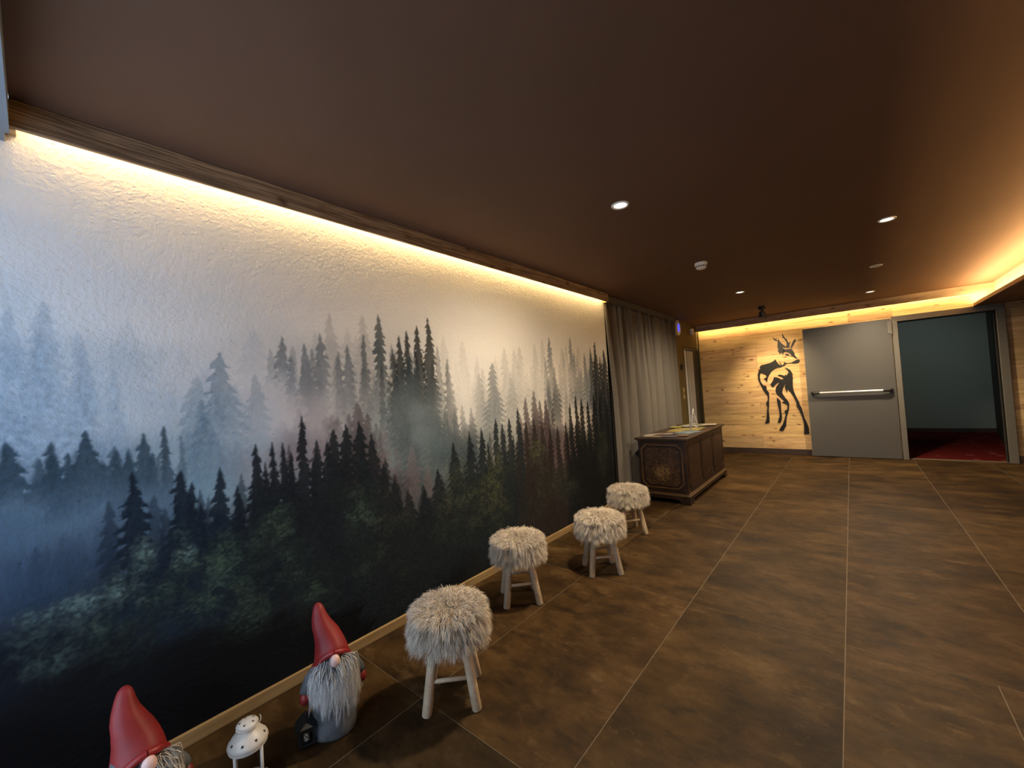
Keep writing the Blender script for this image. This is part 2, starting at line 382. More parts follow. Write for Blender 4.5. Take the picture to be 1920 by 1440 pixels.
# ---------------------------------------------------------------- mural print (forest in mist), painted in wall metres
TREES = [(-0.048, 1.787, 0.068, 0.605, 'PL', 0.62, 0.45), (0.027, 1.816, 0.105, 0.799, 'PL', 0.62, 0.45), (0.12, 1.676, 0.066, 0.656, 'PL', 0.62, 0.45), (0.25, 1.775, 0.123, 0.556, 'PL', 0.3, 0.3), (0.696, 1.769, 0.126, 0.518, 'PL', 0.3, 0.3), (0.488, 1.579, 0.116, 0.473, 'PL', 0.3, 0.3), (0.416, 1.659, 0.09, 0.368, 'PL', 0.22, 0.3), (0.553, 1.653, 0.106, 0.606, 'MB', 0.72, 0.45), (0.479, 1.431, 0.065, 0.444, 'MB', 0.55, 0.4), (0.608, 1.505, 0.085, 0.397, 'PL', 0.4, 0.3), (0.518, 1.313, 0.059, 0.355, 'MB', 0.5, 0.3), (1.078, 1.891, 0.102, 0.655, 'PM', 0.6, 0.45), (1.275, 1.901, 0.116, 0.729, 'PM', 0.6, 0.45), (1.896, 1.815, 0.127, 0.755, 'PM', 0.38, 0.35), (2.075, 1.795, 0.129, 0.674, 'PM', 0.38, 0.35), (2.217, 1.687, 0.103, 0.574, 'PM', 0.38, 0.35), (2.552, 1.765, 0.134, 0.752, 'PM', 0.55, 0.4), (2.684, 1.762, 0.128, 0.729, 'PM', 0.55, 0.4), (2.753, 1.789, 0.132, 0.741, 'PM', 0.55, 0.4), (2.28, 1.596, 0.095, 0.54, 'PM', 0.55, 0.4), (2.984, 1.83, 0.105, 0.731, 'PM', 0.5, 0.35), (3.107, 1.888, 0.11, 0.799, 'PM', 0.5, 0.35), (3.428, 1.812, 0.096, 0.639, 'PM', 0.5, 0.35), (3.512, 1.849, 0.1, 0.597, 'PM', 0.5, 0.35), (3.754, 1.851, 0.13, 0.79, 'PM', 0.5, 0.35), (2.389, 1.64, 0.162, 0.721, 'MG', 0.75, 0.5), (0.82, 1.746, 0.051, 0.327, 'MG', 0.8, 0.4), (0.928, 1.711, 0.054, 0.423, 'MG', 0.8, 0.4), (1.013, 1.775, 0.075, 0.552, 'MG', 0.8, 0.4), (1.168, 1.715, 0.07, 0.55, 'MG', 0.8, 0.4), (0.971, 1.685, 0.05, 0.458, 'MG', 0.7, 0.4), (1.102, 1.645, 0.074, 0.448, 'MG', 0.5, 0.3), (1.379, 1.919, 0.073, 0.689, 'DT', 0.85, 0.42), (1.328, 1.554, 0.091, 0.48, 'MG', 0.5, 0.3), (1.521, 1.796, 0.087, 0.913, 'DK', 0.92, 0.55), (1.585, 1.832, 0.081, 0.964, 'DK', 0.92, 0.55), (1.668, 1.875, 0.102, 1.057, 'DK', 0.92, 0.55), (1.762, 1.939, 0.122, 1.192, 'DK', 0.92, 0.55), (1.472, 1.707, 0.061, 0.669, 'DK', 0.8, 0.5), (1.837, 1.743, 0.076, 0.742, 'DT', 0.6, 0.4), (1.609, 1.696, 0.165, 0.966, 'DT', 0.55, 0.5), (3.224, 1.906, 0.106, 0.868, 'MG', 0.8, 0.5), (3.281, 1.616, 0.135, 0.868, 'DT', 0.75, 0.5), (3.604, 1.932, 0.102, 0.825, 'MG', 0.8, 0.5), (4.019, 1.852, 0.107, 0.882, 'MG', 0.8, 0.5), (3.669, 1.778, 0.084, 0.721, 'MG', 0.8, 0.5), (3.879, 1.775, 0.102, 0.804, 'MG', 0.8, 0.5), (4.125, 1.913, 0.122, 1.19, 'DK', 0.9, 0.8), (4.334, 1.837, 0.154, 1.577, 'DK', 0.9, 0.8), (4.229, 1.751, 0.113, 1.433, 'DK', 0.9, 0.8), (4.444, 1.758, 0.133, 1.599, 'DK', 0.9, 0.8), (-0.066, 1.318, 0.051, 0.269, 'DB', 0.92, 0.55), (0.039, 1.305, 0.038, 0.247, 'DB', 0.92, 0.55), (0.124, 1.337, 0.061, 0.297, 'DB', 0.92, 0.55), (0.198, 1.252, 0.035, 0.226, 'DB', 0.92, 0.55), (0.28, 1.309, 0.054, 0.404, 'DB', 0.92, 0.55), (0.307, 1.225, 0.049, 0.365, 'DB', 0.92, 0.55), (0.079, 1.26, 0.04, 0.271, 'DB', 0.92, 0.55), (0.235, 1.236, 0.04, 0.312, 'DB', 0.92, 0.55), (0.347, 1.331, 0.037, 0.483, 'DT', 0.92, 0.6), (0.161, 1.223, 0.043, 0.241, 'DB', 0.5, 0.3), (-0.007, 0.943, 0.048, 0.291, 'DN', 0.8, 0.5), (0.059, 0.974, 0.057, 0.283, 'DN', 0.45, 0.4), (0.156, 1.026, 0.07, 0.396, 'DN', 0.6, 0.5), (0.099, 0.962, 0.053, 0.326, 'DN', 0.5, 0.5), (-0.063, 0.921, 0.045, 0.264, 'DN', 0.4, 0.4), (0.972, 1.425, 0.168, 0.481, 'PK', 0.42, 0.35), (0.888, 1.373, 0.09, 0.33, 'PK', 0.42, 0.35), (1.07, 1.331, 0.09, 0.379, 'PK', 0.42, 0.35), (1.208, 1.383, 0.142, 0.609, 'RD', 0.85, 0.55), (1.163, 1.324, 0.094, 0.54, 'RD', 0.85, 0.55), (1.279, 1.315, 0.102, 0.59, 'RD', 0.85, 0.55), (2.797, 1.341, 0.119, 0.781, 'RD', 0.85, 0.6), (2.92, 1.398, 0.156, 0.894, 'RD', 0.85, 0.6), (3.008, 1.306, 0.113, 0.814, 'RD', 0.85, 0.6), (3.095, 1.327, 0.109, 0.829, 'RD', 0.85, 0.6), (3.351, 1.183, 0.112, 0.766, 'PK', 0.35, 0.4), (1.381, 1.226, 0.087, 0.45, 'PK', 0.35, 0.4), (1.568, 1.103, 0.105, 0.54, 'PK', 0.35, 0.4), (0.729, 1.187, 0.061, 0.359, 'PK', 0.35, 0.4), (3.408, 1.019, 0.133, 0.77, 'PK', 0.35, 0.4), (0.247, 1.158, 0.067, 0.62, 'DN', 0.95, 0.85), (0.395, 1.135, 0.087, 0.728, 'DN', 0.95, 0.85), (0.463, 0.98, 0.056, 0.544, 'DN', 0.95, 0.85), (0.533, 1.124, 0.063, 0.703, 'DN', 0.95, 0.85), (0.597, 1.028, 0.071, 0.624, 'DN', 0.95, 0.85), (0.429, 1.08, 0.043, 0.583, 'DN', 0.95, 0.85), (0.684, 1.209, 0.07, 0.821, 'DK', 0.96, 0.9), (0.757, 1.21, 0.056, 0.82, 'DK', 0.96, 0.9), (0.8, 1.199, 0.049, 0.833, 'DK', 0.96, 0.9), (0.896, 1.331, 0.062, 1.024, 'DK', 0.96, 0.9), (0.838, 1.145, 0.054, 0.791, 'DK', 0.96, 0.9), (0.722, 1.116, 0.051, 0.757, 'DK', 0.96, 0.9), (0.969, 1.196, 0.071, 0.83, 'DK', 0.93, 0.9), (1.023, 1.18, 0.085, 0.844, 'DK', 0.93, 0.9), (1.065, 1.243, 0.106, 0.915, 'DK', 0.93, 0.9), (1.137, 1.266, 0.104, 0.966, 'DK', 0.93, 0.9), (1.215, 1.273, 0.116, 1.019, 'DK', 0.93, 0.9), (1.289, 1.187, 0.114, 0.98, 'DK', 0.93, 0.9), (1.359, 1.0, 0.106, 0.873, 'DK', 0.93, 0.9), (1.434, 0.888, 0.127, 0.796, 'DK', 0.93, 0.9), (1.527, 0.802, 0.134, 0.784, 'DK', 0.93, 0.9), (1.875, 1.296, 0.077, 0.409, 'DT', 0.85, 0.5), (1.962, 1.313, 0.091, 0.493, 'DT', 0.85, 0.5), (2.036, 1.317, 0.094, 0.579, 'DT', 0.85, 0.5), (2.127, 1.295, 0.098, 0.592, 'DT', 0.85, 0.5), (2.22, 1.115, 0.091, 0.951, 'DK', 0.93, 0.9), (2.089, 1.114, 0.096, 0.922, 'DK', 0.93, 0.9), (2.391, 1.187, 0.092, 1.073, 'DK', 0.93, 0.9), (2.464, 1.137, 0.083, 1.008, 'DK', 0.93, 0.9), (2.556, 1.177, 0.093, 1.112, 'DK', 0.93, 0.9), (2.676, 1.25, 0.105, 1.23, 'DK', 0.93, 0.9), (2.288, 1.008, 0.094, 0.924, 'DK', 0.93, 0.9), (1.931, 1.055, 0.108, 0.812, 'DK', 0.93, 0.9), (1.773, 0.893, 0.126, 0.774, 'DK', 0.93, 0.9), (1.652, 0.791, 0.126, 0.679, 'DK', 0.93, 0.9), (2.782, 1.13, 0.095, 1.252, 'DR', 0.93, 0.9), (2.893, 1.144, 0.115, 1.282, 'DR', 0.93, 0.9), (3.011, 1.109, 0.104, 1.311, 'DR', 0.93, 0.9), (3.133, 1.047, 0.109, 1.293, 'DR', 0.93, 0.9), (3.267, 1.034, 0.115, 1.326, 'DR', 0.93, 0.9), (3.415, 1.072, 0.112, 1.413, 'DR', 0.93, 0.9), (3.517, 1.247, 0.106, 1.644, 'BK', 0.95, 0.95), (3.641, 1.318, 0.122, 1.685, 'BK', 0.95, 0.95), (3.745, 1.285, 0.126, 1.713, 'BK', 0.95, 0.95), (3.877, 1.262, 0.132, 1.751, 'BK', 0.95, 0.95), (4.017, 1.326, 0.138, 1.848, 'BK', 0.95, 0.95), (4.159, 1.278, 0.144, 1.887, 'BK', 0.95, 0.95), (4.311, 1.239, 0.151, 1.928, 'BK', 0.95, 0.95)]
FOG = [(-0.06, 2.243, (205, 206, 205)), (0.365, 2.289, (212, 210, 204)), (1.375, 2.318, (212, 209, 202)), (3.997, 2.211, (208, 204, 196)), (-0.065, 2.017, (180, 190, 200)), (0.36, 2.126, (205, 204, 200)), (1.035, 2.089, (208, 205, 198)), (2.295, 2.106, (205, 202, 195)), (-0.068, 1.812, (150, 168, 188)), (0.12, 1.839, (180, 190, 198)), (0.349, 1.781, (190, 194, 195)), (1.025, 1.909, (198, 195, 190)), (2.273, 1.849, (190, 185, 178)), (4.212, 1.986, (190, 183, 174)), (-0.073, 1.555, (112, 134, 160)), (0.184, 1.576, (138, 154, 170)), (0.394, 1.555, (160, 168, 176)), (0.676, 1.555, (165, 168, 170)), (1.007, 1.555, (145, 150, 154)), (1.478, 1.554, (150, 152, 152)), (2.02, 1.514, (178, 176, 172)), (2.937, 1.553, (170, 166, 160)), (3.465, 1.472, (185, 178, 168)), (4.149, 1.553, (150, 145, 138)), (-0.077, 1.374, (85, 108, 136)), (0.082, 1.397, (112, 134, 158)), (0.24, 1.405, (135, 152, 170)), (0.518, 1.313, (125, 142, 160)), (0.736, 1.344, (150, 150, 155)), (0.915, 1.385, (150, 138, 140)), (1.153, 1.432, (135, 138, 142)), (1.458, 1.251, (105, 120, 128)), (1.994, 1.202, (150, 152, 152)), (2.617, 1.372, (150, 148, 144)), (3.386, 1.234, (165, 158, 150)), (-0.08, 1.195, (55, 76, 100)), (0.051, 1.187, (75, 96, 118)), (0.16, 1.187, (85, 108, 130)), (0.383, 1.191, (100, 125, 148)), (0.509, 1.075, (85, 122, 148)), (0.635, 1.1, (95, 100, 112)), (0.851, 1.143, (90, 92, 100)), (1.426, 1.055, (85, 105, 115)), (1.696, 1.086, (80, 95, 100)), (2.196, 0.979, (90, 95, 95)), (3.192, 0.787, (60, 55, 52)), (-0.083, 1.017, (44, 64, 88)), (0.061, 1.05, (50, 72, 94)), (0.242, 0.94, (36, 44, 56)), (1.43, 0.823, (48, 58, 64)), (2.161, 0.58, (26, 28, 28)), (3.75, 0.42, (18, 18, 17)), (-0.086, 0.842, (30, 40, 56)), (0.095, 0.808, (34, 40, 52)), (0.496, 0.725, (22, 25, 30)), (0.964, 0.701, (20, 22, 26)), (1.645, 0.39, (18, 20, 22)), (-0.091, 0.582, (14, 18, 26)), (0.153, 0.389, (12, 13, 16)), (0.69, 0.279, (12, 13, 15)), (1.638, 0.289, (13, 14, 15)), (-0.097, 0.276, (8, 8, 10)), (0.298, 0.137, (8, 8, 10)), (3.953, 0.204, (12, 12, 12)), (1.244, 0.155, (10, 10, 12)), (2.785, 0.151, (11, 11, 11))]
LEAVES = [(-0.022, 0.652, 0.07, 0.08, 0.8, 'a'), (0.065, 0.667, 0.085, 0.084, 0.9, 'a'), (0.161, 0.702, 0.072, 0.079, 0.9, 'a'), (0.261, 0.766, 0.044, 0.116, 1, 'a'), (0.22, 0.698, 0.06, 0.081, 0.9, 'a'), (0.286, 0.82, 0.035, 0.068, 1, 'a'), (0.396, 0.783, 0.046, 0.112, 0.9, 'a'), (0.366, 0.682, 0.052, 0.087, 0.8, 'b'), (0.313, 0.617, 0.065, 0.107, 0.8, 'b'), (0.158, 0.564, 0.084, 0.098, 0.6, 'b'), (0.495, 0.679, 0.087, 0.103, 0.8, 'b'), (0.537, 0.758, 0.06, 0.095, 0.7, 'b'), (0.615, 0.609, 0.095, 0.146, 0.7, 'b'), (0.709, 0.727, 0.082, 0.125, 0.7, 'b'), (0.772, 0.798, 0.072, 0.094, 0.8, 'b'), (0.451, 0.535, 0.11, 0.1, 0.6, 'b'), (0.629, 0.407, 0.128, 0.11, 0.5, 'b'), (0.049, 0.542, 0.101, 0.073, 0.45, 'a'), (0.23, 0.488, 0.09, 0.102, 0.5, 'b'), (0.85, 0.574, 0.101, 0.158, 0.5, 'b'), (0.92, 0.383, 0.133, 0.133, 0.4, 'b'), (1.228, 0.744, 0.119, 0.152, 0.75, 'b'), (1.172, 0.638, 0.096, 0.12, 0.6, 'b'), (1.413, 0.565, 0.149, 0.192, 0.4, 'c'), (1.445, 0.754, 0.114, 0.163, 0.4, 'r'), (1.09, 0.869, 0.091, 0.117, 0.35, 'c'), (1.978, 0.74, 0.144, 0.19, 0.75, 'c'), (2.048, 0.568, 0.16, 0.172, 0.75, 'c'), (2.387, 0.738, 0.113, 0.21, 0.9, 'g'), (2.251, 0.599, 0.177, 0.181, 0.7, 'g'), (2.175, 0.415, 0.204, 0.156, 0.5, 'c'), (1.884, 0.46, 0.175, 0.145, 0.5, 'c'), (1.847, 0.619, 0.114, 0.145, 0.6, 'c'), (2.391, 0.439, 0.163, 0.167, 0.5, 'g'), (2.922, 0.827, 0.128, 0.189, 0.9, 'g'), (2.99, 0.549, 0.131, 0.191, 0.7, 'g'), (3.251, 0.521, 0.182, 0.2, 0.6, 'c'), (3.42, 0.328, 0.213, 0.185, 0.4, 'c'), (2.804, 0.331, 0.196, 0.163, 0.3, 'c'), (4.142, 0.642, 0.126, 0.297, 0.4, 'g'), (2.555, 0.75, 0.109, 0.175, 0.6, 'c'), (1.051, 1.259, 0.042, 0.059, 0.4, 'c'), (1.228, 0.467, 0.132, 0.12, 0.35, 'b'), (0.951, 0.453, 0.098, 0.109, 0.3, 'b'), (1.518, 0.366, 0.143, 0.118, 0.3, 'c')]
DEER = {'antler_left': [(1.174, 2.119), (1.194, 2.083), (1.225, 2.049), (1.252, 2.034), (1.263, 2.066), (1.273, 2.022), (1.294, 1.987), (1.322, 1.952), (1.361, 1.909), (1.341, 1.885), (1.313, 1.911), (1.323, 1.877), (1.346, 1.859), (1.325, 1.822), (1.313, 1.794), (1.309, 1.741), (1.303, 1.803), (1.288, 1.815), (1.273, 1.806), (1.262, 1.784), (1.25, 1.826), (1.234, 1.843), (1.249, 1.867), (1.236, 1.913), (1.239, 1.964), (1.25, 2.018), (1.212, 2.033), (1.186, 2.063)], 'antler_right': [(1.316, 2.154), (1.334, 2.13), (1.35, 2.084), (1.371, 2.048), (1.383, 2.053), (1.389, 2.012), (1.405, 1.972), (1.438, 1.982), (1.418, 1.951), (1.412, 1.908), (1.413, 1.883), (1.363, 1.888), (1.343, 1.908), (1.361, 1.909), (1.376, 1.939), (1.374, 1.99), (1.358, 2.028), (1.341, 2.059), (1.318, 2.077), (1.325, 2.09)], 'ear': [(1.481, 2.011), (1.499, 2.023), (1.514, 2.018), (1.507, 1.986), (1.489, 1.953), (1.462, 1.906), (1.438, 1.863), (1.425, 1.878), (1.433, 1.9), (1.451, 1.951)], 'face': [(1.318, 1.859), (1.376, 1.864), (1.433, 1.862), (1.452, 1.84), (1.472, 1.797), (1.481, 1.742), (1.517, 1.681), (1.477, 1.697), (1.447, 1.729), (1.421, 1.734), (1.43, 1.751), (1.406, 1.784), (1.372, 1.812), (1.337, 1.821), (1.324, 1.81)], 'eye': [(1.332, 1.782), (1.37, 1.781), (1.391, 1.772), (1.415, 1.735), (1.38, 1.753), (1.35, 1.754)], 'muzzle': [(1.323, 1.648), (1.336, 1.625), (1.377, 1.618), (1.425, 1.623), (1.468, 1.648), (1.504, 1.665), (1.537, 1.665), (1.543, 1.64), (1.523, 1.606), (1.482, 1.599), (1.43, 1.609), (1.359, 1.611), (1.327, 1.59), (1.307, 1.566), (1.272, 1.576), (1.255, 1.604), (1.252, 1.677), (1.263, 1.618), (1.285, 1.587), (1.304, 1.599)], 'torso': [(1.193, 1.706), (1.202, 1.668), (1.226, 1.622), (1.254, 1.59), (1.284, 1.572), (1.27, 1.552), (1.209, 1.55), (1.158, 1.526), (1.112, 1.486), (1.084, 1.444), (1.054, 1.387), (1.037, 1.314), (1.031, 1.282), (1.023, 1.33), (0.99, 1.369), (1.043, 1.402), (1.014, 1.442), (0.965, 1.476), (0.939, 1.463), (0.928, 1.397), (0.935, 1.321), (0.969, 1.252), (1.019, 1.234), (1.022, 1.159), (1.049, 1.121), (1.053, 1.061), (1.042, 0.973), (1.038, 0.877), (1.025, 0.782), (1.029, 0.663), (1.023, 0.568), (0.965, 0.553), (0.954, 0.575), (0.975, 0.612), (0.995, 0.768), (1.009, 0.856), (0.992, 0.901), (1.002, 0.945), (1.022, 0.974), (1.025, 1.055), (1.002, 1.086), (0.969, 1.155), (0.931, 1.254), (0.899, 1.354), (0.896, 1.444), (0.917, 1.517), (0.946, 1.56), (0.934, 1.576), (0.962, 1.618), (1.04, 1.633), (1.104, 1.646), (1.156, 1.673)], 'far_leg': [(1.164, 1.02), (1.189, 0.989), (1.217, 0.952), (1.216, 0.85), (1.213, 0.763), (1.22, 0.69), (1.212, 0.617), (1.19, 0.567), (1.151, 0.567), (1.159, 0.611), (1.183, 0.676), (1.183, 0.778), (1.169, 0.88), (1.162, 0.954)], 'haunch': [(1.312, 1.544), (1.353, 1.53), (1.398, 1.49), (1.423, 1.43), (1.422, 1.33), (1.415, 1.216), (1.421, 1.129), (1.444, 1.043), (1.468, 0.97), (1.49, 0.913), (1.488, 0.884), (1.516, 0.827), (1.528, 0.742), (1.544, 0.643), (1.568, 0.572), (1.591, 0.488), (1.59, 0.369), (1.52, 0.368), (1.527, 0.445), (1.527, 0.558), (1.511, 0.657), (1.488, 0.742), (1.468, 0.8), (1.445, 0.843), (1.448, 0.886), (1.44, 0.929), (1.413, 1.015), (1.371, 1.104), (1.333, 1.156), (1.323, 1.092), (1.308, 1.136), (1.294, 1.194), (1.315, 1.273), (1.29, 1.231), (1.261, 1.153), (1.251, 1.095), (1.282, 1.021), (1.32, 0.962), (1.343, 0.904), (1.334, 0.818), (1.31, 0.732), (1.287, 0.66), (1.274, 0.559), (1.268, 0.501), (1.244, 0.465), (1.229, 0.425), (1.162, 0.428), (1.184, 0.48), (1.225, 0.545), (1.255, 0.632), (1.279, 0.718), (1.263, 0.74), (1.265, 0.776), (1.303, 0.797), (1.314, 0.876), (1.292, 0.898), (1.239, 0.929), (1.271, 0.95), (1.243, 0.987), (1.198, 1.04), (1.164, 1.085), (1.154, 1.144), (1.166, 1.202), (1.201, 1.251), (1.221, 1.286), (1.19, 1.281), (1.157, 1.247), (1.13, 1.212), (1.105, 1.213), (1.083, 1.259), (1.125, 1.322), (1.148, 1.387), (1.197, 1.376), (1.255, 1.335), (1.29, 1.347), (1.27, 1.377), (1.205, 1.412), (1.225, 1.428), (1.273, 1.414), (1.313, 1.389), (1.309, 1.418), (1.344, 1.401), (1.346, 1.425), (1.374, 1.449), (1.351, 1.501)]}

def smooth(e0, e1, x):
    t = np.clip((x - e0) / (e1 - e0), 0, 1); return t * t * (3 - 2 * t)

RNG = np.random.default_rng(11)
def vnoise(shape, step, seed):
    r = np.random.default_rng(seed)
    h, w = shape; gh = int(h / step[0]) + 3; gw = int(w / step[1]) + 3
    g = r.random((gh, gw))
    yy = np.arange(h) / step[0]; xx = np.arange(w) / step[1]
    y0 = yy.astype(int); x0 = xx.astype(int)
    fy = yy - y0; fx = xx - x0
    fy = (fy * fy * (3 - 2 * fy))[:, None]; fx = (fx * fx * (3 - 2 * fx))[None]
    A = g[y0][:, x0]; B = g[y0][:, x0 + 1]; C = g[y0 + 1][:, x0]; D = g[y0 + 1][:, x0 + 1]
    return (A * (1 - fx) + B * fx) * (1 - fy) + (C * (1 - fx) + D * fx) * fy
def fbm(shape, step, seed, octs=4, gain=.55):
    out = 0; amp = 1; tot = 0
    for i in range(octs):
        st = (max(step[0] / 2 ** i, 1.0), max(step[1] / 2 ** i, 1.0))
        out = out + amp * vnoise(shape, st, seed + 31 * i); tot += amp; amp *= gain
    return out / tot

RES = 0.003
MY0, MY1, MZ0, MZ1 = -0.40, 4.44, 0.05, 2.50
CW = int((MY1 - MY0) / RES); CH = int((MZ1 - MZ0) / RES)
CY = MY0 + (np.arange(CW) + .5) * RES
CZ = MZ0 + (np.arange(CH) + .5) * RES
def paint_mural():
    # misty ground colour from sparse swatches
    sw = np.array([[y, z] for y, z, _ in FOG]); sc = np.array([lin((c[0] + .10 * (c[2] - c[0]), c[1] + .02 * (c[2] - c[1]), c[2] - .16 * max(0, c[2] - c[0]))) for _, _, c in FOG])
    ly = np.linspace(MY0, MY1, 150); lz = np.linspace(MZ0, MZ1, 84)
    GY, GZ = np.meshgrid(ly, lz)
    d2 = ((GY[..., None] - sw[:, 0]) * .75) ** 2 + ((GZ[..., None] - sw[:, 1]) * 1.3) ** 2 + .004
    wgt = d2 ** -2.2
    low = np.tensordot(wgt, np.sqrt(sc), (2, 0)) / wgt.sum(2)[..., None]
    iy = (CY - MY0) / (MY1 - MY0) * 149; iz = (CZ - MZ0) / (MZ1 - MZ0) * 83
    y0 = np.clip(iy.astype(int), 0, 148); z0 = np.clip(iz.astype(int), 0, 82)
    fy = (iy - y0)[None, :, None]; fz = (iz - z0)[:, None, None]
    img = (low[z0][:, y0] * (1 - fy) + low[z0][:, y0 + 1] * fy) * (1 - fz) + (low[z0 + 1][:, y0] * (1 - fy) + low[z0 + 1][:, y0 + 1] * fy) * fz
    img = img ** 2
    sh = (CH, CW)
    fog = fbm(sh, (90, 130), 5, 5)
    img *= (1 + (fog - .5) * .34 * smooth(1.9, 1.4, CZ)[:, None])[..., None]
    fine = fbm(sh, (14, 9), 77, 3, .7)
    fine2 = fbm(sh, (6, 6), 177, 2, .8)
    CLS = {'PL': (112, 132, 152), 'PM': (118, 120, 120), 'MB': (72, 96, 114), 'MG': (72, 82, 90), 'DB': (36, 50, 60), 'DT': (34, 46, 54), 'DN': (20, 27, 36),
           'DK': (21, 25, 29), 'BK': (15, 16, 17), 'PK': (96, 74, 80), 'RD': (56, 47, 50), 'DR': (30, 26, 25)}
    rr = random.Random(4)
    forest = []
    for tr in TREES:
        ty, tz, hw, hh, cl, al, fd = tr
        for q in range(2):
            sgn = -1 if q == 0 else 1
            dz = hh * rr.uniform(.10, .30)
            forest.append((ty + sgn * hw * rr.uniform(.7, 1.5), tz - dz, hw * rr.uniform(.6, .85), hh - dz, cl, al * rr.uniform(.55, .85), fd))
        forest.append(tr)
    def draw(trees):
        for (ty, tz, hw, hh, cl, al, fd) in trees:
            hw = hw * (1.5 if fd >= .8 or cl in ('DB', 'MB') else 1.22)
            i0 = max(int((ty - hw * 1.5 - MY0) / RES), 0); i1 = min(int((ty + hw * 1.5 - MY0) / RES) + 1, CW)
            k0 = max(int((tz - hh - MZ0) / RES), 0); k1 = min(int((tz - MZ0) / RES) + 2, CH)
            if i1 - i0 < 2 or k1 - k0 < 2: continue
            Yg, Zg = np.meshgrid(CY[i0:i1], CZ[k0:k1])
            nz = fine[k0:k1, i0:i1]; nz2 = fine2[k0:k1, i0:i1]
            dx = Yg - ty + .003 * np.sin((tz - Zg) * 7 + rr.random() * 6)
            ax = np.abs(dx)
            t = (tz - Zg) / hh
            side = (dx > 0)
            nb = hh / rr.uniform(.040, .058)
            ph1, ph2 = rr.random(), rr.random()
            td = t - .22 * ax / hh
            fr = np.where(side, (td * nb + ph1) % 1, (td * nb + ph2) % 1)
            idx = np.floor(np.where(side, td * nb + ph1, td * nb + ph2 + 50))
            rnd = np.abs(np.sin(idx * 12.9898 + ty * 78.233)) % 1
            env = hw * np.clip(td, 0, 1) ** .66 * (.72 + .45 * rnd)
            w = env * (.45 + .55 * fr ** .8) + .0022
            cov = smooth(-.006, .006, w - ax + np.minimum(1, w / .030) * ((nz - .5) * .034 + (nz2 - .5) * .020))
            hole = smooth(.30, .52, nz * .55 + nz2 * .45 + .30 * (1 - ax / (w + 1e-4)) + .10)
            a = al * cov * (.55 + .45 * hole) * (1 - smooth(fd, 1.0, t)) * (t > -.01)
            col = np.array(lin(CLS[cl]))
            shade = (.70 + .6 * nz2)[..., None] * (.9 + .3 * (nz[..., None] - .5))
            img[k0:k1, i0:i1] = img[k0:k1, i0:i1] * (1 - a[..., None]) + col * shade * a[..., None]
    draw([q for q in forest if q[6] < .8])
    # drifting mist over the middle distance
    mist = fbm(sh, (60, 46), 401, 4)
    for (my, mz, ry, rz, st, c) in [(1.55, 1.22, .30, .26, .38, (120, 134, 142)), (2.05, 1.42, .22, .30, .45, (168, 168, 166)), (3.45, 1.52, .40, .20, .40, (172, 166, 158)),
                                    (.75, 1.28, .30, .28, .35, (128, 146, 164)), (.25, 1.02, .35, .16, .40, (84, 106, 128)), (1.05, 1.38, .22, .22, .35, (150, 150, 156)),
                                    (2.75, 1.46, .32, .22, .35, (160, 158, 154)), (.05, .86, .35, .16, .35, (50, 70, 94)), (1.75, 1.10, .22, .16, .30, (74, 90, 98))]:
        g = np.exp(-((CY - my) / ry)[None] ** 2 * 1.3 - ((CZ - mz) / rz)[:, None] ** 2 * 1.3)
        a = np.clip(st * g * (.35 + 1.3 * mist), 0, .8)[..., None]
        img[:] = img * (1 - a) + np.array(lin(c)) * a
    draw([q for q in forest if q[6] >= .8])
    # leafy crowns low in the print
    LC = {'a': (86, 108, 104), 'b': (60, 78, 64), 'c': (54, 58, 46), 'g': (66, 69, 44), 'r': (74, 56, 52)}
    l1 = fbm(sh, (9, 11), 900, 3, .75); l2 = fbm(sh, (3.5, 4.5), 950, 2, .9)
    ridge = 1 - np.abs(l1 * 2 - 1) * 1.0
    l3 = fbm(sh, (16, 20), 990, 4, .75)
    leaf = smooth(.40, .80, l2 * .45 + ridge * .20 + l3 * .35)
    clump = smooth(.38, .66, fbm(sh, (40, 44), 970, 3))
    for (ly_, lz_, ry, rz, br, c) in LEAVES:
        i0 = max(int((ly_ - ry * 2.2 - MY0) / RES), 0); i1 = min(int((ly_ + ry * 2.2 - MY0) / RES), CW)
        k0 = max(int((lz_ - rz * 2.2 - MZ0) / RES), 0); k1 = min(int((lz_ + rz * 2.2 - MZ0) / RES), CH)
        if i1 <= i0 or k1 <= k0: continue
        Yg, Zg = np.meshgrid(CY[i0:i1], CZ[k0:k1])
        u = (Yg - ly_) / ry; v = (Zg - lz_) / rz
        d = np.sqrt(u * u + v * v) + (l1[k0:k1, i0:i1] - .5) * 1.2
        g = smooth(1.35, .35, d) * (.45 + .55 * smooth(-1.0, .6, v))
        cl = clump[k0:k1, i0:i1]
        a = np.clip(g * (.12 + .88 * leaf[k0:k1, i0:i1]) * br * (.25 + .75 * cl) * .66, 0, 1)[..., None]
        body = (g * .35)[..., None]
        img[k0:k1, i0:i1] = img[k0:k1, i0:i1] * (1 - body) + np.array(lin((20, 25, 26))) * body
        img[k0:k1, i0:i1] = img[k0:k1, i0:i1] * (1 - a) + np.array(lin(LC[c])) * (.7 + .8 * l2[k0:k1, i0:i1])[..., None] * a
    k_ = (1.9 + .85 * smooth(.03, .30, img.mean(2)))[..., None]
    return np.clip(.94 * (1 - np.exp(-img * k_ / .94)), 0.0012, .88)

img = paint_mural()
